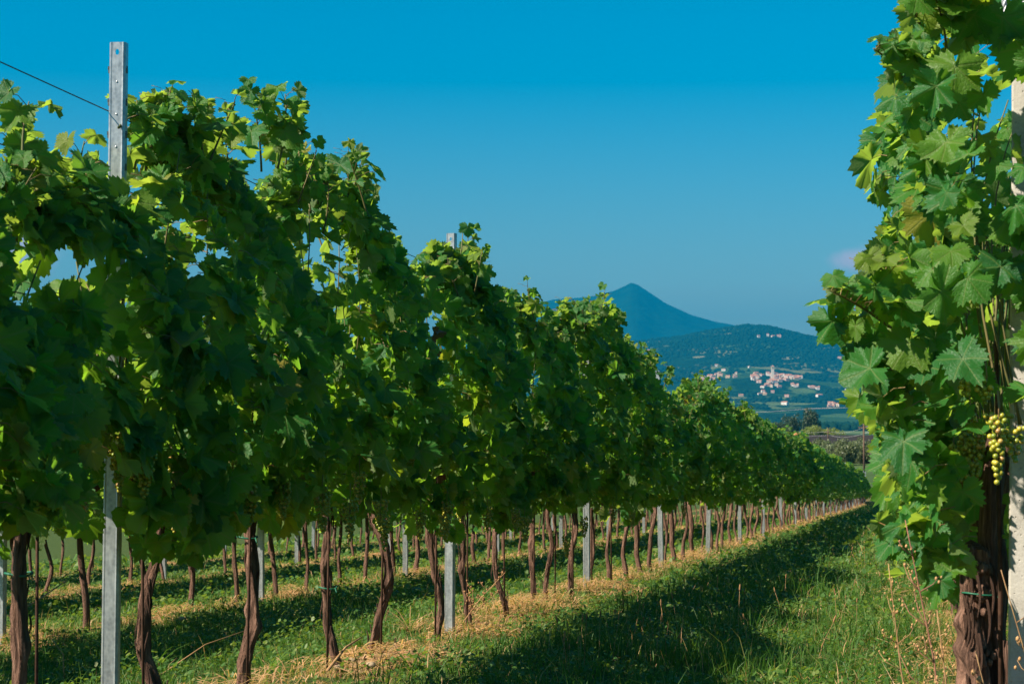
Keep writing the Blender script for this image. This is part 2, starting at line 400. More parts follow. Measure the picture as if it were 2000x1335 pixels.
def hill_material():
    m, b = newmat('wooded_hill')
    pos = b.n('ShaderNodeNewGeometry').outputs['Position']
    s = b.n('ShaderNodeSeparateXYZ'); b.put(s.inputs[0], pos)
    st = b.n('ShaderNodeMapping'); b.put(st.inputs[0], pos); st.inputs['Scale'].default_value = (1, .55, 3.2)
    n1 = b.noise(st.outputs[0], .0045, 5, .6)
    vo = b.n('ShaderNodeTexVoronoi', Scale=.006); b.put(vo.inputs['Vector'], st.outputs[0])
    n2 = b.noise(pos, .035, 4, .65)
    wood = b.ramp(n2, [(.3, (.003, .013, .006)), (.6, (.007, .024, .009)), (.8, (.013, .036, .013))])
    vs = b.n('ShaderNodeSeparateXYZ'); b.put(vs.inputs[0], vo.outputs['Color'])
    field = b.ramp(vs.outputs[0], [(.2, (.02, .048, .014)), (.5, (.038, .075, .022)), (.75, (.065, .10, .034)), (.9, (.13, .13, .055)), (.97, (.17, .155, .08))])
    stripes = b.m('SINE', b.m('MULTIPLY', b.m('ADD', s.outputs[2], b.m('MULTIPLY', n1, 30)), 1.1))
    field = b.mix(b.m('MULTIPLY', b.step(stripes, -.3, .8), .3), field, (.03, .06, .02))
    low = b.m('SUBTRACT', 1, b.step(s.outputs[2], 60, 150))
    thr = b.m('ADD', n1, b.m('MULTIPLY', low, .07))
    col = b.mix(b.step(thr, .55, .59), wood, field)
    p = b.n('ShaderNodeBsdfPrincipled', Base_Color=col, Roughness=1.0); p.inputs['Specular IOR Level'].default_value = 0
    b.put(p.inputs['Normal'], bump(b, n2, .9, 12)); out(b, p.outputs[0]); return m
M_hill = hill_material()
polar_sheet('hill', np.linspace(-1800, 4200, 301), np.concatenate([np.linspace(2450, 5700, 80), [6000, 6500, 7200]]), hill_z, M_hill)

MT_U = np.array([-2500, 300, 800, 960, 1080, 1150, 1200, 1222, 1233, 1246, 1262, 1300, 1350, 1400, 1430, 1500, 1700, 2300, 4500])
MT_P = np.array([760, 720, 668, 622, 585, 580, 568, 558, 552, 556, 566.5, 592, 615, 629, 634, 655, 690, 770, 805])
def mount_z(u, r):
    top = .85 + (800 - np.interp(u, MT_U, MT_P)) * 9000 / F
    w = np.interp(r, [7000, 7800, 8500, 9000, 9500, 10500], [-.1, .42, .82, 1.0, .86, -.1])
    return top * w + vnoise(u / 120, r / 900, 1.0) * 40 * (w * (1 - w) * 4 if 0 < w < 1 else 0)
M_mount = solid('forested_mountain', (.003, .016, .008), (.008, .03, .014), .012, 1, 0, 0, .6, 30)
polar_sheet('mountain', np.concatenate([np.linspace(-2500, 900, 40), np.linspace(910, 1700, 180), np.linspace(1720, 4500, 50)]), np.linspace(7000, 10500, 36), mount_z, M_mount)
def ridge_z(u, r):
    top = .85 + (800 - np.interp(u, [-2500, 1200, 1520, 1580, 1612, 1640, 1680, 1760, 1900, 2600, 4500], [760, 720, 668, 658, 656, 643, 650, 640, 655, 690, 760])) * 11600 / F
    return top * np.interp(r, [10800, 11600, 12300], [-.1, 1, -.1]) + vnoise(u / 60, r / 900, 1) * 15
polar_sheet('far_ridge', np.linspace(-2500, 4500, 240), np.linspace(10800, 12300, 11), ridge_z, M_mount)

def hit_hill(px, py):
    rr = np.linspace(2500, 5600, 500); best = None
    for r in rr:
        z = float(hill_z(px, r)); p = polar(px, r, z); q = project(p)
        if q[1] <= py: return p, r
    return p, r

# woods on hill and plain: one mass of small crowns
ico = bpy.data.meshes.new('t'); import bmesh
bm = bmesh.new(); bmesh.ops.create_icosphere(bm, subdivisions=1, radius=1); bm.verts.ensure_lookup_table()
IV = np.array([v.co[:] for v in bm.verts]); IT = np.array([[v.index for v in f.verts] for f in bm.faces]); bm.free()
def crowns(P, S):
    n = len(P); V = IV[None] * (1 + rng.uniform(-.28, .28, (n, len(IV), 1))) * S[:, None, :] + P[:, None, :]
    T = IT[None] + (np.arange(n) * len(IV))[:, None, None]
    return V.reshape(-1, 3), T.reshape(-1, 3)
# ----------------------------------------------------------------- village
def wallmat(n, c): return solid(n, tuple(x * .85 for x in c), c, .3, .9, .1, 0, 0)
M_walls = [wallmat('cream_render', (.55, .45, .34)), wallmat('white_render', (.64, .59, .53)), wallmat('pink_render', (.50, .33, .27)), wallmat('ochre_render', (.50, .38, .22))]
M_roof = solid('terracotta_roof', (.30, .13, .08), (.46, .22, .14), .5, .9, .1, 0, 0)
M_dark = solid('dark_opening', (.03, .03, .035), (.05, .05, .05), 1, .5)
def house_mesh(L, Wd, H, mi):
    m = MB(); m.box((0, 0, H / 2 - 1.5), (L, Wd, H + 3))
    rh = Wd * .24; e = .5
    v = [(-L/2-e, -Wd/2-e, H), (L/2+e, -Wd/2-e, H), (L/2+e, Wd/2+e, H), (-L/2-e, Wd/2+e, H), (-L/2-e, 0, H+rh), (L/2+e, 0, H+rh)]
    m.add(v, [(0, 1, 5, 4), (2, 3, 4, 5), (3, 2, 1, 0)], [(1, 2, 5), (3, 0, 4)], mi=1)
    for k in range(int(L // 3.2)):
        x = -L / 2 + 1.7 + k * 3.2
        for z in ((1.9, 4.8) if H > 5.5 else (1.9,)): m.box((x, -Wd / 2 - .02, z), (1.1, .12, 1.5), mi=2); m.box((x, Wd / 2 + .02, z), (1.1, .12, 1.5), mi=2)
    return m.mesh('house', [M_walls[mi], M_roof, M_dark], False)
HP = []
HM = [house_mesh(L, Wd, H, mi) for L, Wd, H, mi in ((12, 9, 6.5, 0), (10, 8.5, 7.5, 1), (15, 9, 6, 2), (9, 8, 8, 0), (13, 10, 5, 3), (18, 9, 6, 1), (11, 8, 6.5, 2), (8, 7, 6, 1))]
def house(px, py, label, group=None, mesh=None, rz=None, s=1.0):
    p, r = hit_hill(px, py); HP.append((px * 1.1, r))
    o = link('house', mesh or random.choice(HM), None, p); o.rotation_euler.z = YAW + (random.gauss(0, .5) if rz is None else rz)
    o.scale = (s, s, s); tag(o, label, 'house', group); return o
for k in range(62):                                   # dense hilltop village round the tower
    a = random.random(); px = 1468 + 98 * a
    top = np.interp(px, [1466, 1478, 1495, 1508, 1530, 1567], [738, 728, 727, 730, 731, 738]); bot = np.interp(px, [1466, 1478, 1508, 1535, 1567], [741, 749, 749, 744, 741])
    house(px, random.uniform(top, bot), 'small terracotta roofed house packed close around the bell tower', 'houses of the hilltop village', s=random.uniform(.48, .78))
for k in range(26):
    px = random.uniform(1368, 1440); py = np.interp(px, [1368, 1400, 1440], [743, 738, 733]) + random.uniform(-5, 4)
    house(px, py, 'small pale house in the village cluster left of the bell tower', 'houses of the left hamlet', s=random.uniform(.5, .8))
for c, n, w, lab, grp in (((1500, 754), 8, 20, 'house in the loose row just below the bell tower village', 'houses below the village'),
                     ((1554, 754), 7, 10, 'pink walled house in the little knot downhill right of the village', 'knot of houses right of the village'),
                     ((1590, 758), 7, 12, 'red roofed house in the small hamlet left of the long white building', 'hamlet left of the long white building'),
                     ((1490, 768), 5, 22, 'lone roadside house on the terraces under the village', 'houses on the terraces'),
                     ((1626, 793), 9, 13, 'terracotta farmhouse of the cluster near the foot of the hill', 'farmhouses near the foot of the hill'),
                     ((1664, 794), 4, 14, 'farmhouse at the right end of the hill foot, by the big leaves', 'farmhouses at the right end')):
    for k in range(n): house(random.gauss(c[0], w * .6), c[1] + random.uniform(-4, 3.5), lab, grp, s=random.uniform(.42, .68))
for px, py, lab, mi, s in ((1399, 716, 'single pale house on the wooded slope above the left hamlet', 1, 1.0), (1463, 718, 'single white house on the wooded slope left above the bell tower', 7, .9),
                      (1414, 724, 'tall white villa at the top of the left hamlet', 5, .9), (1447, 774, 'pair of low farm walls on the lower left terraces', 4, 1.0), (1537, 775, 'low pink farmhouse in the middle of the terraces', 2, .9),
                      (1600, 775, 'long cream farmhouse on the terrace below the red roofed hamlet', 5, 1.1), (1533, 790, 'long pale farm building alone on the lower terraces', 5, 1.15), (1270, 687, 'pale house in the meadow on the far left of the hill', 5, 1.2),
                      (1482, 659, 'bright white house just under the hill crest', 7, 1.3), (1500, 656, 'left house of the hamlet on the crest', 1, 1.0), (1510, 659, 'middle house of the hamlet on the crest', 0, 1.1), (1522, 658, 'right house of the hamlet on the crest', 2, 1.2),
                      (1575, 805, 'brown farm tower house by the pale track', 3, .9), (1671, 806, 'narrow house in the wood at the hill foot', 7, .9), (1640, 700, 'single pink house on the right flank of the hill', 2, 1.0)):
    house(px, py, lab, None, HM[mi], s=s * .66)
m = MB(); m.box((0, 0, 2), (19, 9, 8)); m.box((0, 0, 6.15), (19.8, 9.8, .5), mi=1)
for k in range(6): m.box((-6.0 + k * 2.9, -4.52, 4.4), (1.7, .12, 1.3), mi=2); m.box((-6.0 + k * 2.9, -4.52, 1.4), (1.7, .12, 1.8), mi=2)
p, r = hit_hill(1660, 765); bt = empty('long_building', p, 'long bright white flat roofed building with dark windows right of the village', 'building'); bt.rotation_euler.z = YAW
link('wall', m.mesh('wall', [M_walls[1], M_walls[0], M_dark], False), bt)
p, r = hit_hill(1509, 741)
tw = empty('bell_tower', p, 'tall grey stone bell tower rising over the hilltop village', 'tower'); tw.rotation_euler.z = YAW
m = MB(); m.box((0, 0, 10), (5.4, 5.4, 24)); link('shaft', m.mesh('shaft', solid('tower_stone', (.5, .44, .36), (.62, .55, .45), .4, .9), False), tw)
m = MB(); m.box((0, 0, 22.3), (6.2, 6.2, .6)); [m.box((sx * 2.3, sy * 2.3, 24.4), (1.1, 1.1, 3.6)) for sx in (-1, 1) for sy in (-1, 1)]; m.box((0, 0, 26.5), (6.3, 6.3, .7))
link('belfry', m.mesh('belfry', M_walls[0], False), tw)
m = MB(); m.add([(-3, -3, 26.86), (3, -3, 26.86), (3, 3, 26.86), (-3, 3, 26.86), (0, 0, 29.5)], [(3, 2, 1, 0)], [(0, 1, 4), (1, 2, 4), (2, 3, 4), (3, 0, 4)])
link('roof', m.mesh('roof', M_roof, False), tw)

HPA = np.array(HP)
P = []; S = []
while len(P) < 19000:
    u = random.uniform(900, 2000); r = random.uniform(2650, 5600)
    wd = vnoise(u / 260 + 5, r / 420, 1.5) + np.interp(r, [2700, 3300, 4300, 4800], [.05, -.2, .1, .35])
    if wd < .03: continue
    p = polar(u, r, float(hill_z(u, r)))
    q = HPA - np.array([u * 1.1, r])[None]
    if np.any((np.abs(q[:, 0]) < 13) & (q[:, 1] > -15) & (q[:, 1] < 90)): continue
    s = random.uniform(2.8, 5.6)
    P.append((p.x, p.y, p.z + s * .2)); S.append((s, s, s * random.uniform(.6, .9)))
for k in range(2600):                                  # tree lines across the valley floor
    r = random.choice((1900, 2150, 2350, 2450, 2550, 2620)) + random.gauss(0, 22); u = random.uniform(1100, 1900)
    p = polar(u, r, 0); s = random.uniform(2.5, 5); P.append((p.x, p.y, g1(p.x, p.y) + s * .6)); S.append((s, s, s * random.uniform(.9, 1.5)))
V_, T_ = crowns(np.array(P), np.array(S))
M_wood = solid('far_tree_crown', (.003, .014, .006), (.009, .028, .011), .06, 1, 0, 0, 0)
tag(link('distant_woods', mesh_np('distant_woods', V_, T_, M_wood, smooth=True)), 'dark woods and tree lines over the distant hill and valley', 'woods', kind='stuff')

# a pale track and meadow patches draped on the hill
M_track = solid('pale_track', (.26, .22, .16), (.36, .30, .22), .1, .95, .1, 0, 0)
M_meadow = solid('dry_meadow', (.10, .11, .05), (.17, .155, .08), .02, .95, .1, 0, 0)
def drape(name, pts, half, mat):
    V = []; Q = []
    for i, (px, py) in enumerate(pts):
        p0, r = hit_hill(px, py)
        for s in np.linspace(-1, 1, 5):
            rr = r + s * half[i]; q = polar(px, rr, float(hill_z(px, rr)) + 1.2); V.append(tuple(q))
    for i in range(len(pts) - 1):
        for j in range(4): Q.append((i * 5 + j, (i + 1) * 5 + j, (i + 1) * 5 + j + 1, i * 5 + j + 1))
    tag(link(name, mesh_np(name, np.array(V), np.array(Q), mat)), kind='structure')
xs = np.linspace(1440, 1700, 60)
drape('track', [(x, np.interp(x, [1440, 1500, 1545, 1580, 1640, 1700], [806.5, 805.5, 802, 799, 797.5, 797])) for x in xs], [3.5 + 7 * math.exp(-((x - 1600) / 45) ** 2) for x in xs], M_track)
for nm, c, w, hh in (('meadow', (1290, 667), 27, 34), ('meadow', (1410, 653), 22, 20), ('meadow', (1545, 700), 18, 26), ('meadow', (1238, 663), 16, 12), ('meadow', (1365, 698), 12, 18), ('meadow', (1620, 680), 14, 12)):
    xs = np.linspace(c[0] - w, c[0] + w, 14)
    drape(nm, [(x, c[1] - (x - c[0]) * .06) for x in xs], [hh * math.sqrt(max(.02, 1 - ((x - c[0]) / w) ** 2)) for x in xs], M_meadow)

# ----------------------------------------------------------------- trees and hedge past the end of the rows
def crown_mesh(name, n, lobes, size, mat, zs=1.0):
    m = MB(); tv = []
    C = [(Vector((random.gauss(0, .42), random.gauss(0, .42), random.uniform(.35, 1.0) * zs)), random.uniform(.28, .55)) for _ in range(lobes)]
    V = np.zeros((n, 4, 3)); rn = np.zeros((n, 4))
    for i in range(n):
        c, r = random.choice(C); d = Vector((random.gauss(0, 1), random.gauss(0, 1), random.gauss(0, 1))).normalized() * r * random.uniform(.55, 1.08)
        p = c + d; a = Vector((random.gauss(0, 1), random.gauss(0, 1), random.gauss(0, 1))).normalized() * size * random.uniform(.6, 1.3)
        q = a.cross(Vector((random.gauss(0, 1), random.gauss(0, 1), random.gauss(0, 1)))).normalized() * size * .55
        V[i] = [p - a, p + q, p + a, p - q]; rn[i] = random.random()
    return mesh_np(name, V.reshape(-1, 3), np.arange(n * 4).reshape(n, 4), mat, np.zeros((n * 4, 2)), rn.ravel())
M_olive = leaf_material('olive_leaf', [(0, (.045, .065, .022)), (.5, (.075, .10, .035)), (1, (.12, .145, .055))], .15, False, (.08, .10, .05), (.14, .18, .05))
M_dkleaf = leaf_material('dark_tree_leaf', [(0, (.012, .03, .012)), (1, (.035, .06, .02))], .15, False, (.03, .05, .02), (.06, .1, .02))
M_ylleaf = leaf_material('yellow_green_leaf', [(0, (.09, .13, .02)), (1, (.17, .19, .03))], .3, False, (.12, .15, .04), (.3, .34, .03))
M_trunk = solid('tree_bark', (.04, .03, .022), (.1, .075, .055), 4, .9, .1, 0, .6, .05)
def tree(name, px, D, h, w, mesh, label, cat, group=None, trunk=.3):
    p = at_depth(px, 800, D); z = g1(p.x, p.y)
    o = empty(name, (p.x, p.y, z), label, cat, group)
    c = link('crown', mesh, o, (0, 0, h * trunk * .6)); c.scale = (w, w, h * (1 - trunk * .6) / 1.4); c.rotation_euler.z = random.uniform(0, 6)
    m = MB(); m.tube([(0, 0, -.3), (.05 * w, 0, h * .25), (0, .05 * w, h * .55), (.02 * w, 0, h * .8)], [w * .07, w * .055, w * .035, w * .015], 7)
    for k in range(4):
        a = k * 1.6 + px; m.tube([(0, 0, h * (.3 + .08 * k)), (math.cos(a) * w * .35, math.sin(a) * w * .35, h * (.5 + .08 * k))], [w * .03, w * .01], 5)
    link('trunk', m.mesh('trunk', M_trunk), o); return o
OL = [crown_mesh('crown', 2600, 9, .085, M_olive, .9) for _ in range(3)]
DK = [crown_mesh('crown', 2200, 9, .07, M_dkleaf) for _ in range(2)]
YL = crown_mesh('crown', 2200, 8, .07, M_ylleaf, .8)
WB = [('left end of the olive hedge', 1588), ('', 1604), ('', 1619), ('', 1634), ('', 1650), ('', 1667), ('', 1684), ('', 1700), ('', 1718), ('', 1736)]
for i, (l, px) in enumerate(WB):
    tree('olive_bush', px, 172 + (i * 7) % 9, 2.15 + .25 * math.sin(i * 2.1), 1.2, OL[i % 3],
         'grey green olive bush at the left end of the hedge beyond the vines' if i == 0 else 'grey green olive bush merging into the hedge beyond the vines', 'bush', 'olive bushes of the hedge', .05)
for i in range(14):
    tree('olive_bush', 1592 + i * 11, 178 + (i * 5) % 7, 2.2 + .3 * math.sin(i * 1.7), 1.1, OL[i % 3], 'grey green olive bush merging into the hedge beyond the vines', 'bush', 'olive bushes of the hedge', .05)
tree('dark_tree', 1577, 470, 8.8, 3.0, DK[0], 'larger dark round tree behind the ploughed field', 'tree')
tree('dark_tree', 1547, 480, 7.4, 2.4, DK[1], 'smaller dark tree left of the larger dark round tree', 'tree')
tree('dark_tree', 1712, 300, 4.6, 3.0, DK[0], 'dark tree half hidden by the right vine leaves behind the wooden pole', 'tree')
tree('dark_tree', 1740, 310, 4.8, 3.0, DK[1], 'dark tree behind the right vine leaves', 'tree')
tree('yellow_green_tree', 1600, 440, 5.3, 4.0, YL, 'low yellow green tree below the dark round tree', 'tree')
tree('yellow_green_tree', 1618, 445, 4.6, 3.0, YL, 'small yellow green bush right of the low yellow green tree', 'tree')
tree('dark_tree', 1535, 430, 5.0, 3.6, DK[0], 'dark low shrub left of the orange roofed shed', 'tree')
p = at_depth(1562, 800, 350); zz = g1(p.x, p.y)
sh = empty('shed', (p.x, p.y, zz), 'small shed with a bright orange roof at the dark field edge', 'shed'); sh.rotation_euler.z = YAW
sz = .85 - 55 * 350 / F + .3 - zz
m = MB(); m.box((0, 0, sz * .5), (2.2, 3, sz)); link('wall', m.mesh('wall', M_walls[2], False), sh)
m = MB(); m.add([(-1.4, -1.9, sz), (1.4, -1.9, sz), (1.4, 1.9, sz), (-1.4, 1.9, sz), (-1.1, 0, sz + .7), (1.1, 0, sz + .7)], [(0, 1, 5, 4), (2, 3, 4, 5), (3, 2, 1, 0)], [(1, 2, 5), (3, 0, 4)])
link('roof', m.mesh('roof', solid('orange_roof', (.55, .2, .08), (.7, .3, .12), .5, .8), False), sh)

# wooden poles with two slack cables
M_pole = solid('weathered_pole', (.07, .045, .032), (.14, .09, .065), 6, .9, .1, 0, .4, .01, (4, 4, .6))
tops = []
for px, D, pt, lab in ((1687, 150, 821, 'tall brown wooden pole standing beside the olive hedge'), (1617, 260, 836, 'thin far wooden pole above the low yellow green tree'), (1480, 330, 834, 'farthest wooden cable pole, mostly hidden by the vines'), (1790, 120, 812, 'wooden cable pole hidden behind the right vine')):
    t = at_depth(px, pt, D); z = g1(t.x, t.y)
    m = MB(); m.tube([(0, 0, -.3), (0, 0, (t.z - z) * .5), (0, 0, t.z - z)], [.085, .075, .065], 8)
    o = empty('wooden_pole', (t.x, t.y, z), lab, 'pole'); link('post', m.mesh('post', M_pole), o)
    m = MB(); m.box((0, 0, t.z - z - .55), (.9, .08, .09)); link('crossarm', m.mesh('crossarm', M_pole, False), o)
    tops.append(t)
tops.sort(key=lambda t: project(t)[0])
for k, lab in ((-.45, 'upper slack grey cable strung between the wooden poles'), (-.95, 'lower slack grey cable strung between the wooden poles')):
    pts = []
    for a, c in zip(tops[:-1], tops[1:]):
        for q in np.linspace(0, 1, 12): p = a.lerp(c, q); pts.append((p.x + .3, p.y, p.z + k - .35 * 4 * q * (1 - q)))
    m = MB(); m.tube(pts, .014, 4); tag(link('cable', m.mesh('cable', solid('cable_grey', (.3, .3, .3), (.4, .4, .4), 3, .6))), lab, 'cable')

# ----------------------------------------------------------------- trellis posts and wires
ORD = ['first', 'second', 'third', 'fourth', 'fifth', 'sixth', 'seventh', 'eighth', 'ninth', 'tenth', 'eleventh', 'twelfth', 'thirteenth', 'fourteenth', 'fifteenth', 'sixteenth', 'seventeenth', 'eighteenth', 'nineteenth', 'twentieth', 'twenty-first', 'twenty-second', 'twenty-third', 'twenty-fourth', 'twenty-fifth', 'twenty-sixth']
PROF = [(-.024, .02), (-.030, .016), (-.030, -.008), (-.022, -.017), (-.0175, -.0155), (.0175, -.0155), (.022, -.017), (.030, -.008), (.030, .016), (.024, .02)]
def post_mesh(H):
    m = MB(); zl = [-.3, .6, 1.2, 1.8, H - .07, H]
    n = len(PROF); V = [(x, y, z) for z in zl for x, y in PROF]; Q = []
    for i in range(len(zl) - 1):
        for j in range(n - 1):
            if i == len(zl) - 2 and j == 4: continue
            Q.append((i * n + j, i * n + j + 1, (i + 1) * n + j + 1, (i + 1) * n + j))
    m.add(V, Q)
    zc = H - .035; y = -.0155; w = .0175; h = .035           # the web with its bolt hole
    rect = [(w, 0), (w, h), (0, h), (-w, h), (-w, 0), (-w, -h), (0, -h), (w, -h)]
    V = [(a, y, zc + c) for a, c in rect] + [(.0075 * math.cos(k * math.pi / 4), y, zc + .011 * math.sin(k * math.pi / 4)) for k in range(8)]
    m.add(V, [(k, (k + 1) % 8, 8 + (k + 1) % 8, 8 + k) for k in range(8)])
    return m.mesh('post', M_steel, False)
hk = MB(); hk.box((0, 0, 0), (.005, .012, .016)); hk.box((.002, -.004, .010), (.004, .004, .012)); HOOK = hk.mesh('hook', M_wire, False)
rv = MB(); rv.tube([(0, 0, 0), (0, -.0018, 0)], [.004, .0025], 8); RIV = rv.mesh('rivet', M_steel)
POST_Y = [6.05 + 4.81 * k for k in range(23)]
def steel_post(X, Y, H, label, group, lean=(0, 0), full=False):
    o = empty('steel_post', (X, Y, g1(X, Y)), label, 'post', group); o.rotation_euler = (lean[1], lean[0], random.uniform(-.12, .12))
    me = post_mesh(H) if full else POSTM
    b_ = link('post', me, o); b_.scale.z = 1 if full else H / 2.3; sm = b_.modifiers.new('thickness', 'SOLIDIFY'); sm.thickness = .002
    if full:
        z = H - .10
        while z > .9:
            for s in (-1, 1): h_ = link('hook', HOOK, o, (s * .0315, -.002, z)); h_.scale.x = s
            link('rivet', RIV, o, (0, -.0158, z - .04)); z -= .115
    return o
POSTM = post_mesh(2.3)
LP = ['tall galvanised steel post nearest on the left, bare top far above the leaves', 'second galvanised steel post of the front row, its top just clear of the leaves', 'third steel post of the front row, only its foot showing under the leaves',
      'fourth steel post of the front row, leaning top above a dip in the leaves']
for k, y in enumerate(POST_Y):
    if k == 0: y -= .03
    lab = LP[k] if k < 4 else (f'{ORD[k]} steel post of the front row counted from the left, foot under the leaves' if k < 9 else 'far steel post of the front row lost among the trunks')
    steel_post(ROWS[1], y, (2.468, 2.425, 2.16, 2.19)[k] if k < 4 else 1.96, lab, 'steel posts of the front row', ((.006, 0), (.004, 0), (.0, 0), (-.016, 0))[k] if k < 4 else (random.gauss(0, .015), 0), k < 4)
for ri, nm in ((2, 'second'), (3, 'third'), (4, 'fourth')):
    for k in range(1, 9 if ri < 4 else 8):
        u = project((ROWS[ri], POST_Y[k], g1(ROWS[ri], POST_Y[k])))[0]
        if -40 < u: steel_post(ROWS[ri], POST_Y[k], 2.2, f'pale steel post in the {nm} row back, the {ORD[k - (2 if ri == 4 else 1)]} one seen from the left' if k < 5 else f'pale thin steel post far along the {nm} row back', f'steel posts of the {nm} row', (random.gauss(0, .012), 0))
for h, lab in ((2.155, 'top trellis wire running past the bare steel post against the sky'), (1.90, 'second trellis wire from the top of the front row, glimpsed against the sky at left'), (1.45, 'third trellis wire inside the leaves of the front row'), (.92, 'lowest trellis wire carrying the trunks of the front row')):
    pts = []
    ys = [-4] + POST_Y
    for a, c in zip(ys[:-1], ys[1:]):
        for q in np.linspace(0, 1, 7)[:-1]:
            y = a + (c - a) * q; pts.append((ROWS[1] - .022, y, -.0421 * y + h + .0 - .02 * 4 * q * (1 - q)))
    m = MB(); m.tube(pts, .0022, 5); tag(link('trellis_wire', m.mesh('trellis_wire', M_wire)), lab, 'wire', 'wires of the front row')
m = MB(); m.tube([(ROWS[0] - .03, y, -.042 * y + 1.75) for y in np.arange(6.2, 60, 2)], .0022, 5); tag(link('trellis_wire', m.mesh('trellis_wire', M_wire)), 'trellis wire inside the leaves of the right row', 'wire')

# concrete end post of the right row
cp = at_depth(1968, 1200, 5.75); cx, cy = cp.x + .043, cp.y
co = empty('concrete_post', (cx, cy, g1(cx, cy)), 'pale rough concrete end post at the right edge, cable round its top', 'post'); co.rotation_euler = (0, R(.75), -.22)
m = MB(); s = .042; c = .009; prof = [(-s + c, -s), (s - c, -s), (s, -s + c), (s, s - c), (s - c, s), (-s + c, s), (-s, s - c), (-s, -s + c)]
zl = np.linspace(-.3, 2.75, 16); V = [(x * (1 - .05 * z) + random.gauss(0, .0006), y * (1 - .05 * z) + random.gauss(0, .0006), z) for z in zl for x, y in prof]
m.add(V, [(i * 8 + j, i * 8 + (j + 1) % 8, (i + 1) * 8 + (j + 1) % 8, (i + 1) * 8 + j) for i in range(15) for j in range(8)])
m.add(V[-8:] + [(0, 0, zl[-1])], None, [(j, (j + 1) % 8, 8) for j in range(8)])
link('post', m.mesh('post', M_concrete, False), co)
M_cable = solid('steel_cable', (.34, .35, .40), (.55, .55, .60), 90, .45, .4, .4, .5, .003)
def strand(pts, r):
    m = MB()
    for k in range(3):
        q = []
        for i in range(len(pts) - 1):
            a, c_ = Vector(pts[i]), Vector(pts[i + 1]); t = (c_ - a).normalized(); e = t.cross(Vector((.2, .9, .3))).normalized(); f = t.cross(e)
            for w in np.linspace(0, 1, 5)[:-1]:
                an = 2.1 * k + (i + w) * 1.9; q.append(a.lerp(c_, w) + (e * math.cos(an) + f * math.sin(an)) * r * .62)
        m.tube(q, r * .62, 6)
    return m.mesh('cable_loop', M_cable)
for z0, tl in ((2.33, .02), (2.37, -.015), (2.305, .03)):
    pts = [(math.cos(a) * .058 * max(1, abs(1 / (abs(math.cos(a)) + abs(math.sin(a))) * 1.25)), math.sin(a) * .058, z0 + tl * math.cos(a) + .006 * math.sin(3 * a)) for a in np.linspace(0, 2 * math.pi, 25)]
    link('cable_loop', strand(pts, .008), co)
link('cable_loop', strand([(-.062 + .02 * q, -.052 - .004 * math.sin(q * 3), 2.42 - .26 * q) for q in np.linspace(0, 1, 14)], .007), co)
rp = at_depth(1950, 1000, 5.80)
m = MB(); gg = g1(rp.x, rp.y); m.tube([(0, 0, -.1), (.004, 0, .6), (-.002, 0, 1.3)], .0075, 7)
tag(link('vine_stake', m.mesh('vine_stake', M_rod), None, (rp.x, rp.y, gg)), 'dark rusty rod close along the left side of the concrete post', 'stake')

# ----------------------------------------------------------------- grape leaves
LOBE = np.array([(0, 1.0), (8, .93), (18, .84), (28, .76), (35, .70), (42, .79), (50, .90), (57, .91), (68, .83), (80, .76), (90, .69), (98, .73), (108, .80), (118, .80), (130, .74), (146, .68), (158, .58), (168, .38), (176, .10)])
def leaf_geo(teeth, ring, seed, deep=1.0):
    rs = random.Random(seed); half = teeth * 2
    angs = [0.0]; rad = [1.04]
    for i in range(1, half):
        a = 176.0 * i / (half - 1); r = float(np.interp(a, LOBE[:, 0], LOBE[:, 1])); r = .8 + (r - .8) * deep if a < 150 else r
        angs.append(a); rad.append(r * ((1.07 if i % 2 == 0 else .905) + rs.uniform(-.04, .04)))
    full = [(-a, r * rs.uniform(.95, 1.04)) for a, r in zip(angs[:0:-1], rad[:0:-1])] + list(zip(angs, rad))
    fold = rs.uniform(-.25, .60); droop = rs.uniform(.0, .62) * (1 if rs.random() < .8 else -.6); wav = rs.uniform(.05, .15); ph = rs.uniform(0, 6); tip = rs.uniform(0, .35); tw = rs.uniform(-.18, .18)
    def pt(a, r, f=1.0):
        xo, yo = math.sin(R(a)) * r, math.cos(R(a)) * r
        r = f * (.8 + (float(np.interp(abs(a), LOBE[:, 0], LOBE[:, 1])) - .8) * .5) if r else 0; x, y = math.sin(R(a)) * r, math.cos(R(a)) * r
        z = fold * abs(x) - droop * r * r * .6 + wav * math.sin(R(a) * 5 + ph) * r * 1.2 - tip * max(0, y) ** 2 * .6 + tw * x * y + .055 * math.sin(x * 6 + ph) * math.cos(y * 5 + ph)
        return (xo, yo, z), (xo, yo)
    P = [pt(0, 0)]; n = len(full)
    rings = [.5, 1.0] if ring else [1.0]
    for f in rings: P += [pt(a, r if f == 1 else min(float(np.interp(abs(a), LOBE[:, 0], LOBE[:, 1])) * .6 + .2, r) * f, f) for a, r in full]
    T = [(0, 1 + i + 1, 1 + i) for i in range(n - 1)]; Q = []
    if ring: Q = [(1 + i, 1 + i + 1, 1 + n + i + 1, 1 + n + i) for i in range(n - 1)]
    V = np.array([p[0] for p in P]); U = np.array([p[1] for p in P])
    T = [(a, c, b_) for a, b_, c in T]; Q = [(a, d, c, b_) for a, b_, c, d in Q]
    # orientation: +Z is the upper face
    e1 = V[T[0][1]] - V[0]; e2 = V[T[0][2]] - V[0]
    if np.cross(e1[:2], e2[:2]) < 0: T = [(a, c, b_) for a, b_, c in T]; 
    if Q:
        q = Q[len(Q) // 2]
        if np.cross(V[q[1]][:2] - V[q[0]][:2], V[q[3]][:2] - V[q[0]][:2]) < 0: Q = [(a, d, c, b_) for a, b_, c, d in Q]
    return V, np.array(T), np.array(Q), U
HI = [leaf_geo(15, True, 100 + i, .8 + .3 * (i % 4)) for i in range(16)]
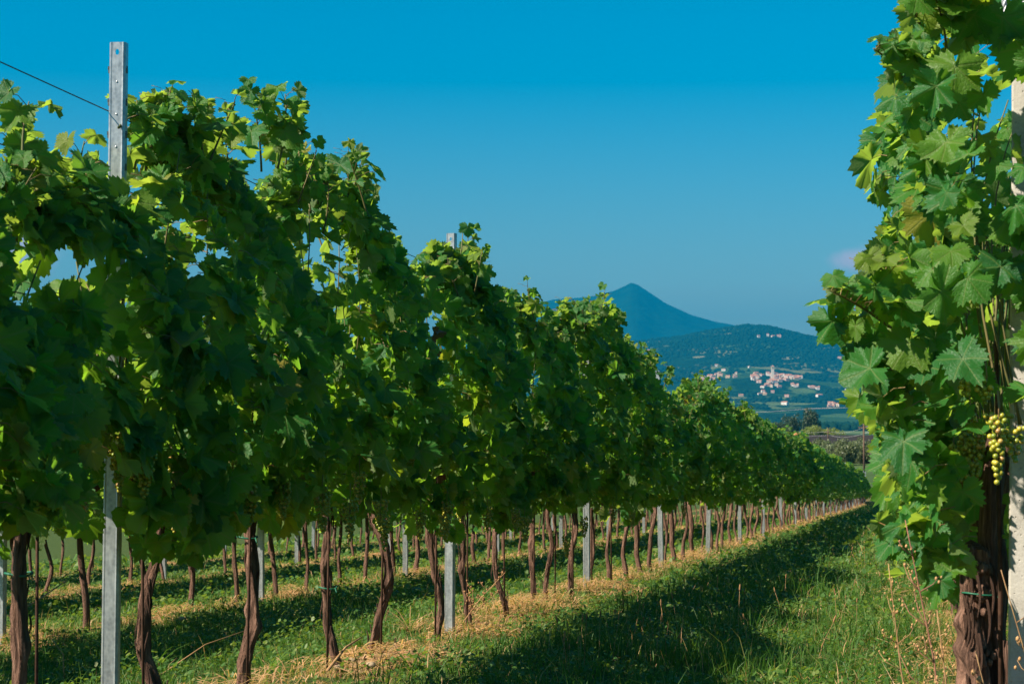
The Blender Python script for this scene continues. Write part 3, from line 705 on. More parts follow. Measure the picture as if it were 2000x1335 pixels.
HIM = [mesh_np('leaf', v, [q, t], M_leaf, u, np.full(len(v), (.097 * i) % 1)) for i, (v, t, q, u) in enumerate(HI)]
BRM = mesh_np('leaf', HI[3][0] * np.array([.6, .9, 2.2]), [HI[3][2], HI[3][1]], M_brownleaf, HI[3][3], np.zeros(len(HI[3][0])))
MID = [leaf_geo(9, False, 300 + i) for i in range(6)]
LO = [leaf_geo(5, False, 400 + i) for i in range(6)]

def leaf_frame(o, el, spin, hang):
    """o outward horizontal Vector; el elevation of the upper face's normal (rad); returns 3x3"""
    n = (o * math.cos(el) + Vector((0, 0, math.sin(el)))).normalized()
    t = Vector((0, 0, -1)) * hang + o * .45 + Vector((random.gauss(0, .3), random.gauss(0, .3), random.gauss(0, .2)))
    t = t - n * t.dot(n)
    if t.length < 1e-3: t = Vector((0, 0, -1))
    t.normalize(); x = t.cross(n)
    M = Matrix((x, t, n)).transposed()
    return M @ Matrix.Rotation(spin, 3, 'Z')

class VineShape:
    """canopy volume of one vine along a row"""
    def __init__(s, X, Y, H, zb, wfun, seed): s.X, s.Y, s.H, s.zb, s.wfun, s.seed = X, Y, H, zb, wfun, seed
    def half(s, y, t, side):
        w = s.wfun(t, side)
        if s.X < 0: w *= .66 + .5 * (.5 + .5 * math.sin(y * 3.05 + 1.1 + 1.5 * mnoise.noise(Vector((y * .6, 7, s.X))))) + .22 * mnoise.noise(Vector((y * 1.3, 2, s.X)))
        return w + .15 * mnoise.noise(Vector((y * 1.9, t * 3.6, side * 9.1 + s.X))) + .07 * mnoise.noise(Vector((y * 4.7, t * 8.0, side * 5.3 + s.X + 20)))
W1 = lambda t, side: float(np.interp(t, [0, .1, .32, .6, .82, 1.0], [.20, .34, .43, .31, .17, .04]))

def sample_leaf(sh, side, depth, tlo=0, thi=1, span=.56):
    """a leaf on the shell of the canopy: returns position, frame"""
    y = sh.Y + random.uniform(-span, span)
    H, g = sh.H(y), sh.G(y)
    t = tlo + (thi - tlo) * random.random()
    zb = sh.zb + .3 * mnoise.noise(Vector((y * 2.7, 3.3, sh.X)))
    z = zb + t * (H - zb)
    w = sh.half(y, t, side) * depth
    if side == 0:
        x = random.uniform(-1, 1) * w; o = Vector((random.gauss(0, 1), random.gauss(0, .8), 0)).normalized()
        el = random.gauss(R(48), R(24))
    else:
        x = side * w; o = Vector((side, random.gauss(-.4, .85), 0)).normalized()
        el = random.gauss(R(20), R(30)) + R(22) * max(0, t - .6) / .4
    M = leaf_frame(o, el, random.gauss(0, .5), random.uniform(.4, 1.3))
    return Vector((sh.X + x, y, g + z)), M, o

def add_leaf_obj(root, pos, M, s, mesh=None):
    o = bpy.data.objects.new('leaf', mesh or random.choice(HIM)); o.parent = root
    p = pos - root.location
    o.matrix_basis = Matrix.Translation(p) @ M.to_4x4() @ Matrix.Diagonal((s * random.uniform(.82, 1.12), s * random.uniform(.9, 1.1), s * random.uniform(.7, 1.5), 1)); COL.objects.link(o); return o

def fuse(items, geos, name, mat=None):
    """items: list of (pos, M, s); many leaves joined into one foliage mesh"""
    VV = []; TT = []; UU = []; RR = []; n = 0
    for pos, M, s in items:
        v, t, q, u = random.choice(geos)
        VV.append(v @ (np.array(M) * s).T + np.array(pos)); TT.append(t + n); UU.append(u); RR.append(np.full(len(v), random.random())); n += len(v)
    return mesh_np(name, np.concatenate(VV), np.concatenate(TT), mat or M_leaf, np.concatenate(UU), np.concatenate(RR))

# --- trunks
def trunk_mesh(Hh, r0, bend, seed, sides=14, step=.03, head=True, knots=2, ridged=.16):
    rs = random.Random(seed); n = max(8, int(Hh / step)); V = []; U = []
    kz = [(rs.uniform(.08, .75) * Hh, rs.uniform(0, 6.28), rs.uniform(.35, .8)) for _ in range(knots)]
    ph = rs.uniform(0, 6); L = 0
    for i in range(n + 1):
        f = i / n; z = Hh * f - .12 * (1 - f)
        cx_ = float(np.interp(f, bend[0], bend[1])); cy_ = .02 * math.sin(f * 5 + ph) 
        r = r0 * (1.28 - .42 * f + .35 * max(0, .10 - f) * 6)
        r *= 1 + .28 * mnoise.noise(Vector((seed * 3.1, z * 6.5, 0)))
        if head: r *= 1 + .75 * math.exp(-((f - .95) / .09) ** 2)
        for j in range(sides):
            a = 2 * math.pi * j / sides
            tw = a + z * 2.2
            d = 1 + ridged * math.sin(3 * tw + ph) * .6 + ridged * mnoise.noise(Vector((math.cos(tw) * 2.2, math.sin(tw) * 2.2, z * 5 + seed))) + .7 * ridged * mnoise.noise(Vector((math.cos(tw) * 6, math.sin(tw) * 6, z * 9 + seed)))
            for zk, ak, hkk in kz: d += hkk * math.exp(-((z - zk) / .035) ** 2) * max(0, math.cos(a - ak)) ** 3
            V.append((cx_ + math.cos(a) * r * d, cy_ + math.sin(a) * r * d, z)); U.append((j / sides * r0 * 18, z))
    Q = [(i * sides + j, i * sides + (j + 1) % sides, (i + 1) * sides + (j + 1) % sides, (i + 1) * sides + j) for i in range(n) for j in range(sides)]
    V.append((bend[1][-1], 0, Hh + .03)); U.append((0, Hh)); T = [(n * sides + j, n * sides + (j + 1) % sides, len(V) - 1) for j in range(sides)]
    m = MB(); m.add(V, Q, T, U); return m
def smooth_bend(seed, amp=.045):
    rs = random.Random(seed); f = np.linspace(0, 1, 24); k = [rs.uniform(-amp, amp) for _ in range(7)]
    y = np.interp(f, np.linspace(0, 1, 7), k); y = np.convolve(np.pad(y, 2, 'edge'), np.ones(5) / 5, 'valid')
    return list(f), list(y)
def add_arms(m, Hh, x0, rs):
    for s in (-1, 1):
        pts = [(x0, 0, Hh - .04), (x0 + .02, s * .12, Hh + .05), (x0 * .5, s * .3, Hh + .08 + rs.uniform(-.02, .03)), (0, s * .48, Hh + .08)]
        m.tube(pts, [.026, .02, .016, .012], 7)
    for k in range(3): m.tube([(x0, 0, Hh - .02), (x0 + rs.uniform(-.06, .06), rs.uniform(-.06, .06), Hh + .1)], [.02, .012], 6)
TRK = []
for i in range(7):
    m = trunk_mesh(.94, .017 + .002 * (i % 3), smooth_bend(40 + i, .055), 40 + i, 9, .06, True, 1); add_arms(m, .94, 0, random.Random(i)); TRK.append(m.mesh('trunk', M_bark))

# --- far-vine foliage variants (shared): canopy about its own origin
def variant(n, geos, seed, s0=.088):
    random.seed(seed); sh = VineShape(0, seed * 1.37, lambda y: 2.15 + .12 * mnoise.noise(Vector((y * 2.1, seed, 0))), .76, W1, seed); sh.G = lambda y: 0.0
    it = []
    for k in range(n):
        q = random.random(); side = 1 if q < .36 else (-1 if q < .72 else 0)
        p, M, o = sample_leaf(sh, side, random.uniform(.45, 1.08), *((.82, 1.02) if (side == 0 and random.random() < .6) else (0, 1)))
        p.y -= sh.Y; it.append((p, M, s0 * random.uniform(.65, 1.25)))
    return fuse(it, geos, 'foliage')
FOLM = [variant(430, MID, 11 + i) for i in range(6)]
FOLF = [variant(260, LO, 31 + i, .115) for i in range(6)]

# --- row-1 crest: photo outline of the dense foliage, turned into heights above the ground
CREST = [(-260, 250), (-120, 300), (0, 340), (60, 345), (110, 320), (170, 335), (215, 330), (255, 215), (300, 195), (340, 205), (390, 285), (440, 322), (500, 320), (560, 322), (640, 330), (690, 390), (760, 485), (830, 520), (890, 505), (940, 575), (1000, 600), (1080, 618), (1160, 590), (1205, 635), (1240, 705), (1275, 770), (1305, 785), (1350, 748), (1390, 770), (1420, 795), (1500, 838), (1600, 884), (1680, 926), (1725, 945)]
crest_y, crest_h = [], []
for px, py in CREST:
    p = on_row(px, py, ROWS[1]); crest_y.append(p.y); crest_h.append(p.z - g1(ROWS[1], p.y) + .02)
def H1(y): return float(np.interp(y, crest_y, crest_h)) - .02 + .10 * math.sin(y * 3.05 + 1.1 + 1.5 * mnoise.noise(Vector((y * .6, 7, ROWS[1])))) * min(1, max(0, (y - 8) / 3)) + .07 * mnoise.noise(Vector((y * 4.3, 1, 2))) + .09 * mnoise.noise(Vector((y * 11, 5, 2)))
GX = {}
def G_of(X): return lambda y: g1(X, y) - .03

# grape bunches
def bunch_layout(n, L, Rr, seed):
    rs = random.Random(seed); P = []
    for k in range(n * 6):
        f = rs.random() ** .8; r = Rr * (1 - f) ** .55 * (.55 + .45 * rs.random()); a = rs.uniform(0, 6.28)
        p = Vector((math.cos(a) * r, math.sin(a) * r, -f * L - .02))
        if all((p - q).length > .0125 for q in P): P.append(p)
        if len(P) >= n: break
    return P
bm = bmesh.new(); bmesh.ops.create_icosphere(bm, subdivisions=2, radius=.0085); BV = np.array([v.co[:] for v in bm.verts]); bm.verts.index_update(); BT = np.array([[v.index for v in f.verts] for f in bm.faces]); bm.free()
BERRY = mesh_np('grape', BV, BT, M_grape)
BLO = IV * .0088
def stem_mb(L):
    m = MB(); m.tube([(0, 0, .05), (.004, 0, 0), (0, .003, -L * .4), (0, 0, -L * .8)], [.0022, .002, .0016, .001], 5); return m
BUN = []
for i in range(4):
    P_ = bunch_layout(64 + 8 * i, .17 + .015 * i, .045, 60 + i); m = stem_mb(.17)
    for p in P_: m.add(BLO + np.array(p), None, IT, None, random.random(), 1)
    BUN.append(m.mesh('grape_bunch', [M_petiole, M_grape]))
def detailed_bunch(root, pos, n, L, Rr, seed):
    b_ = link('grape_bunch', stem_mb(L).mesh('grape_bunch', M_petiole), root, pos - root.location)
    for p in bunch_layout(n, L, Rr, seed): link('grape', BERRY, b_, p)

# --- shoots standing clear of the canopy
def shoot(root, base, tip, nleaf, mb, lean=.04, s0=.075, droop=0):
    base, tip = Vector(base), Vector(tip); c = (base + tip) / 2 + Vector((random.uniform(-lean, lean), random.uniform(-lean, lean), .02)); pts = []
    for q in np.linspace(0, 1, 9): pts.append(base * (1 - q) ** 2 + c * 2 * q * (1 - q) + tip * q * q + Vector((0, 0, -droop * q * q)))
    mb.tube([tuple(p - root.location) for p in pts], list(np.linspace(.0052, .002, 9)), 6)
    for k in range(nleaf):
        q = .28 + .72 * (k + .5) / nleaf; p = pts[min(8, int(q * 8))].lerp(pts[min(8, int(q * 8) + 1)], q * 8 - int(q * 8))
        an = (k % 2) * math.pi + random.gauss(0, .6); o = Vector((math.sin(an) * .7 + .25, math.cos(an), 0)).normalized()
        e = p + o * random.uniform(.045, .11) + Vector((0, 0, random.uniform(.01, .05)))
        mb.tube([tuple(p - root.location), tuple((p + e) / 2 + Vector((0, 0, .012)) - root.location), tuple(e - root.location)], [.0016, .0014, .0013], 4, mi=1)
        s = s0 * (1.05 - .6 * q) * random.uniform(.85, 1.2)
        add_leaf_obj(root, e, leaf_frame(o, random.gauss(R(42), R(22)), random.gauss(0, .4), 1.0), max(s, .026))
        if k % 3 == 2:       # tendril
            tp = [e * 0 + p + Vector((o.y * .05 * w + .01 * math.sin(w * 9), -o.x * .05 * w + .01 * math.cos(w * 9), .02 * w)) for w in np.linspace(0, 1.4, 8)]
            mb.tube([tuple(v - root.location) for v in tp], .0009, 4, mi=1)
SHOOTS = [((52, 490), (33, 215), 11), ((0, 330), (12, 200), 4), ((120, 420), (85, 300), 8), ((300, 320), (312, 185), 11), ((270, 330), (275, 195), 9), ((350, 330), (335, 215), 9), ((518, 335), (497, 178), 14), ((505, 330), (520, 185), 9), ((545, 330), (545, 235), 5),
          ((640, 400), (640, 295), 6), ((655, 430), (690, 368), 4), ((600, 400), (603, 335), 4), ((760, 560), (775, 470), 5), ((862, 540), (874, 440), 2), ((902, 540), (902, 455), 4), ((1150, 640), (1168, 560), 4), ((1195, 700), (1212, 622), 5), ((1040, 650), (1030, 592), 4),
          ((965, 640), (958, 572), 5), ((1255, 760), (1256, 708), 4), ((180, 420), (178, 275), 5), ((400, 380), (385, 268), 5), ((215, 250), (255, 226), 1)]

# vines of the front row
def trunk_y(px): return on_row(px, 1200, ROWS[1]).y
FY = [3.45, 4.42, trunk_y(36), trunk_y(292), trunk_y(482), trunk_y(640), trunk_y(735), trunk_y(848), trunk_y(912), trunk_y(978), trunk_y(1036), trunk_y(1076), trunk_y(1118)]
y = FY[-1] + .9
while y < Y_END: FY.append(y); y += .962 + random.uniform(-.09, .09)
KNOWN = {2: 'grapevine at the far left edge with a pale cut trunk head', 3: 'grapevine just right of the nearest steel post, trunk sweeping right at its foot', 4: 'grapevine with the straight thick trunk and rod, second past the nearest steel post',
         5: 'grapevine with a trunk kicked right at the straw mound, left of the bulging trunk', 6: 'grapevine with a bulging trunk standing in the straw mound', 7: 'grapevine just left of the second steel post of the front row', 8: 'grapevine just right of the second steel post of the front row'}
BENDS = {2: ([0, .2, .45, .7, 1], [.02, .0, .015, .0, .02]), 3: ([0, .12, .25, .4, .6, .75, .9, 1], [.16, .11, .03, -.025, -.02, .025, .035, .02]), 4: ([0, .12, .25, .4, .55, .75, 1], [-.035, -.02, -.005, .035, .03, .01, .05]),
         5: ([0, .08, .2, .35, .6, .8, 1], [.11, .085, .03, -.005, -.015, .0, -.01]), 6: ([0, .1, .3, .5, .66, .85, 1], [-.05, -.035, .01, .07, .05, -.03, -.01])}
DENSE = []          # (root, shape) for near vines
front_cnt = {}
def vine_label(y, i):
    if i in KNOWN: return KNOWN[i], None
    k = sum(1 for p in POST_Y if p < y) - 1
    if k < 0: return 'grapevine mostly beyond the left edge of the picture', 'vines beyond the left edge'
    if k < 9:
        front_cnt[k] = front_cnt.get(k, 0) + 1
        return f'front row grapevine, the {ORD[front_cnt[k] - 1]} one past the {ORD[k]} steel post', 'vines of the front row'
    return 'grapevine far along the front row where single trunks merge', 'far vines of the front row'

def canopy(root, sh, ncam, ntop, nback, nfill, geos, s0=.085, camside=1, skip=None, thin=.0):
    """leaves one by one on the faces you can see, a joined mass of foliage inside"""
    cane = MB()
    def place(side, n, lo, hi, dep):
        k = 0; tries = 0
        while k < n and tries < n * 4:
            tries += 1
            p, M, o = sample_leaf(sh, side, random.uniform(*dep), lo, hi)
            if mnoise.noise(Vector((p.y * 3.1, p.z * 3.1, sh.X + side))) < -.36 + thin + .26 * max(0, min(1, ((p.z - sh.G(p.y)) / sh.H(p.y) - .5) / .3)) * (side != 0): continue
            if skip and skip(p): continue
            add_leaf_obj(root, p, M, s0 * min(1.5, max(.42, random.gauss(1, .3)))); k += 1
            a = p - root.location; b2 = a - o * random.uniform(.05, .09) + Vector((0, random.uniform(-.03, .03), random.uniform(.0, .05)))
            cane.tube([tuple(a), tuple((a + b2) / 2 + Vector((0, 0, .012))), tuple(b2)], [.0014, .0015, .0017], 4, mi=1, cap=False)
    place(camside, ncam, 0, 1, (.82, 1.08)); place(0, ntop, .84, 1.02, (.3, 1.0)); place(-camside, nback, .38, 1, (.85, 1.05))
    it = []
    for k in range(nfill):
        side = random.choice((camside, camside, -camside, -camside, 0)); p, M, o = sample_leaf(sh, side, random.uniform(.3, .9))
        if (skip and skip(p)) or random.random() > np.interp((p.z - sh.G(p.y) - sh.zb) / (sh.H(p.y) - sh.zb), [.35, .6, .95], [1, .42, .10]): continue
        if camside > 0 and p.x < sh.X - .08 and p.z - sh.G(p.y) < 1.08: continue      # fruit zone opened on the sunny side
        it.append((p - root.location, M, s0 * random.uniform(.6, 1.2)))
    f = link('foliage', fuse(it, geos, 'foliage'), root); f['kind'] = 'stuff'
    # canes rising through the leaves
    for k in range(9):
        y0 = sh.Y + random.uniform(-.45, .45); x0 = sh.X + random.uniform(-.06, .06); g = sh.G(y0); hh = min(sh.H(y0), 2.4)
        e = Vector((sh.X + camside * random.uniform(-.2, .2), y0 + random.uniform(-.2, .2), g + hh * random.uniform(.72, .93)))
        a = Vector((x0, y0, g + 1.03)); c = (a + e) / 2 + Vector((camside * random.uniform(0, .18), 0, .1))
        cane.tube([tuple(a * (1 - q) ** 2 + c * 2 * q * (1 - q) + e * q * q - root.location) for q in np.linspace(0, 1, 8)], list(np.linspace(.0048, .0022, 8)), 6)
    return cane

def post_skip(p):             # leaves leave the nearest post's shaft free where it shows
    if p.y > 6.2: return False
    u, v, d = project(p); return 180 < u < 278 and (v < 385 or 915 < v < 1090)
random.seed(21)
row1 = []
for i, y in enumerate(FY):
    X = ROWS[1]; g = g1(X, y); D = project((X, y, g + 1))[2]
    lab, grp = vine_label(y, i)
    root = empty('grapevine', (X, y, g), lab, 'grapevine', grp or 'vines of the front row')
    row1.append(root)
    near, midd = D < 16.5, D < 44
    if near and i >= 1:
        Hh = random.uniform(.90, .98); bd = BENDS.get(i) or smooth_bend(500 + i, .06)
        m = trunk_mesh(Hh, (.020, .020, .021, .0205, .022, .018, .021)[i] if i < 7 else random.uniform(.0145, .0180), bd, 500 + i, 22, .014, True, 5, .34)
        for k in range(16):
            a = random.uniform(0, 6.28); z0 = random.uniform(.12, Hh - .03); rr = .024; xb = float(np.interp(z0 / Hh, bd[0], bd[1])); ll = random.uniform(.05, .13)
            m.tube([(xb + rr * math.cos(a) + .006 * math.sin(w * 4 + k), rr * math.sin(a) - .006 * w, z0 - ll * w) for w in np.linspace(0, 1, 5)], [.002, .0034, .0034, .0026, .001], 4)
        add_arms(m, Hh, bd[1][-1], random.Random(i)); t_ = link('trunk', m.mesh('trunk', M_bark), root); t_.rotation_euler.z = .2
    else:
        t_ = link('trunk', random.choice(TRK), root); t_.rotation_euler.z = random.uniform(-.5, .5); t_.scale = (random.uniform(.85, 1.2),) * 2 + (1,)
    if near or midd:
        sh = VineShape(X, y, H1, .82, W1, i); sh.G = G_of(X)
        if near: cane = canopy(root, sh, 205, 72, 16, 520, MID, .079, skip=post_skip)
        else: cane = canopy(root, sh, 116, 48, 0, 420, MID if D < 28 else LO, .084)
        DENSE.append((root, sh, cane))
    else:
        f = link('foliage', random.choice(FOLF), root); f['kind'] = 'stuff'; f.rotation_euler.z = random.choice((0, math.pi)); f.scale = (1, 1, random.uniform(.94, 1.05) * (H1(y) / 2.15))
for (b0, t0, n) in SHOOTS:
    pb, pt = on_row(*b0, ROWS[1]), on_row(*t0, ROWS[1]); k = min(range(len(DENSE)), key=lambda j: abs(DENSE[j][1].Y - pb.y))
    off = Vector((random.uniform(-.08, .12), 0, 0)); shoot(DENSE[k][0], pb + off, pt + off, n, DENSE[k][2], .03, .112 if pb.y < 9 else .105)
for j in range(95):      # more short tips over the crest
    root, sh, cane = DENSE[random.randrange(1, len(DENSE))]
    yy = sh.Y + random.uniform(-.5, .5); xx = sh.X + random.uniform(-.2, .25); zt = sh.G(yy) + H1(yy)
    shoot(root, (xx, yy, zt - .22), (xx + random.uniform(-.1, .16), yy + random.uniform(-.08, .08), zt + random.uniform(.0, .10)), 6, cane, .03, .088)
for (px, py) in ((318, 925), (300, 885), (352, 955), (338, 900), (90, 880), (115, 905), (60, 860), (215, 955), (640, 1015), (690, 1005), (825, 985), (838, 1000), (810, 960), (660, 870), (1020, 1055), (560, 930), (420, 940), (960, 985), (1110, 1000), (1275, 1000), (150, 900), (255, 940), (480, 960), (520, 980), (600, 985), (740, 1015), (770, 990), (900, 1005), (935, 1020), (1060, 1020), (1180, 1010), (30, 930)):
    p = on_row(px, py - 18, ROWS[1]); p.x += random.uniform(.22, .38); k = min(range(len(DENSE)), key=lambda j: abs(DENSE[j][1].Y - p.y)); root = DENSE[k][0]
    q = CAM + (p - CAM); bo = link('grape_bunch', random.choice(BUN), root, q - root.location); bo.rotation_euler.z = random.uniform(0, 6); bo.scale = (random.uniform(.75, .95),) * 3
for (root, sh, cane) in DENSE: link('shoot', cane.mesh('shoot', [M_cane, M_petiole]), root)['kind'] = 'stuff'
for px, py in ((716, 650), (708, 690)):
    p = on_row(px, py, ROWS[1]); p.x += .36; k = min(range(len(DENSE)), key=lambda j: abs(DENSE[j][1].Y - p.y)); lf = add_leaf_obj(DENSE[k][0], p, leaf_frame(Vector((1, -.4, 0)).normalized(), .1, .3, 1.5), .06, BRM); lf['label'] = 'withered brown hanging leaf'
m = MB(); m.tube([(.045 * math.cos(a), .045 * math.sin(a), .004 * math.sin(a * 2)) for a in np.linspace(0, 6.28, 15)], .004, 5); m.tube([(.045, -.02, 0), (.06, -.04, -.02)], .003, 5)
TIE = m.mesh('tie', M_tie)
for i, z in ((2, .62), (4, .66), (5, .42)): t_ = link('tie', TIE, row1[i], (.0, 0, z)); t_.scale = (.95, .95, 1)

# thin rods beside the nearer trunks
for i in range(2, 15):
    y = FY[i]; X = ROWS[1]; oy = (.12, -.06, -.03, -.05, .03)[i - 2] if i < 7 else random.uniform(-.08, .08)
    g = g1(X + .03, y + oy); m = MB(); ln = random.uniform(-.02, .02); m.tube([(0, 0, -.1), (ln * .5, 0, .5), (ln, 0, 1.15)], .006, 6)
    lab = {2: 'thin rusty rod beside the cut trunk at the far left edge', 3: 'thin rusty rod beside the trunk that sweeps right near the nearest steel post', 4: 'thin rusty rod left of the straight thick trunk', 5: 'thin rusty rod left of the kicked trunk', 6: 'thin rusty rod in front of the bulging trunk'}.get(i)
    k = sum(1 for p in POST_Y if p < y) - 1
    tag(link('vine_stake', m.mesh('vine_stake', M_rod), None, (X + .03, y + oy - .05, g)), lab or f'thin rusty rod at the {ORD[i - 7] if i < 9 else ORD[i - 9]} trunk {"left of" if i == 7 else "past"} the second steel post', 'stake', 'rods beside the trunks')

# ----------------------------------------------------------------- rows behind
feat = sorted([(project((ROWS[1], y, g1(ROWS[1], y)))[0], 'trunk') for y in FY[2:14]])
cnt = {}
for ri, nm, y0, y1 in ((2, 'second', 7.0, 70), (3, 'third', 9.5, 62), (4, 'fourth', 13, 56)):
    X = ROWS[ri]; y = y0 + random.uniform(0, .4)
    while y < y1:
        g = g1(X, y); u, v, D = project((X, y, g + .3))
        j = sum(1 for a, _ in feat if a < u)
        if u < -60: lab, grp = f'{nm} row grapevine beyond the left edge of the picture', f'{nm} row vines beyond the left edge'
        elif 0 < j < 8 and ri < 4:
            cnt[(ri, j)] = cnt.get((ri, j), 0) + 1
            lab, grp = f'{nm} row grapevine, {ORD[cnt[(ri, j)] - 1]} trunk showing between front trunks {["one","two","three","four","five","six","seven","eight"][j-1]} and {["one","two","three","four","five","six","seven","eight"][j]}', f'vines of the {nm} row'
        else: lab, grp = f'grapevine of the {nm} row back, glimpsed between the front trunks', f'vines of the {nm} row'
        root = empty('grapevine', (X, y, g), lab, 'grapevine', grp)
        t_ = link('trunk', random.choice(TRK), root); t_.rotation_euler.z = random.uniform(0, 6); t_.scale = (random.uniform(.8, 1.15),) * 2 + (random.uniform(.95, 1.05),)
        f = link('foliage', random.choice(FOLM if D < 30 else FOLF), root); f['kind'] = 'stuff'; f.rotation_euler.z = random.choice((0, math.pi)); f.scale = (1, 1.02, random.uniform(.92, 1.0)); f.location.z = random.uniform(0, .05)
        y += .962 + random.uniform(-.1, .1)

# ----------------------------------------------------------------- right row
RX = ROWS[0]
LB = [(-200, 1700), (0, 1765), (60, 1745), (110, 1700), (150, 1725), (190, 1752), (260, 1750), (400, 1762), (470, 1765), (505, 1758), (530, 1720), (552, 1665), (578, 1612), (620, 1630), (700, 1648), (760, 1672), (850, 1712), (930, 1692), (1000, 1702), (1060, 1742), (1100, 1790), (1180, 1850)]
lbz, lbw = [], []
for py, px in LB:
    d = 5.6; p = at_depth(px, py, d); lbz.append(p.z - g1(RX, p.y)); lbw.append(RX - p.x - (.085 if py < 300 else .11 if py < 520 else .085 if py < 790 else .105))
order = np.argsort(lbz); LZ, LW = np.array(lbz)[order], np.array(lbw)[order]
class RightShape(VineShape):
    def half(s, y, t, side):
        z = s.zb + t * (2.55 - s.zb)
        w = float(np.interp(z, LZ, LW)) if side <= 0 else .42
        if y > 7.2: w = .40 + .2 * (w - .4)
        return max(.08, w + .05 * mnoise.noise(Vector((y * 2.6, z * 3.2, side * 3 + .4))))
def HR(y): return 2.55
def right_skip(p):            # the first vine starts at the end post; keep the post's own face clear
    u, v, d = project(p)
    tq = (p.y - (cy - .045)) / sd.y
    if tq > 0:                # an opening in the leaves lets the sun on to the post
        q = p - sd * tq; zq = q.z - g1(cx, cy)
        if abs(q.x - cx) < .085 and (.40 < zq < .86 or 1.72 < zq < 2.2): return True
    v_ = p - at_depth(1955, 870, 5.33); al = v_.dot(sd)
    w_ = p - at_depth(1910, 1210, 5.85); aw = w_.dot(sd)
    if aw > 0 and (w_ - sd * aw).length < .13: return True         # light falls in on the trunk
    if al > 0 and (v_ - sd * al).length < .15: return True         # the ripest bunch hangs in full sun
    return p.y < 5.35 or (u > 1945 and d < 5.95 and (v > 900 or 130 < v < 260)) or (u > 1900 and 770 < v < 960 and d < 5.85) or (u > 1905 and v > 900) or (u > 1858 and v > 1065)
random.seed(5)
RY = [5.95, 6.85, 7.8, 8.75]
y = 9.7
while y < 46: RY.append(y); y += .962 + random.uniform(-.08, .08)
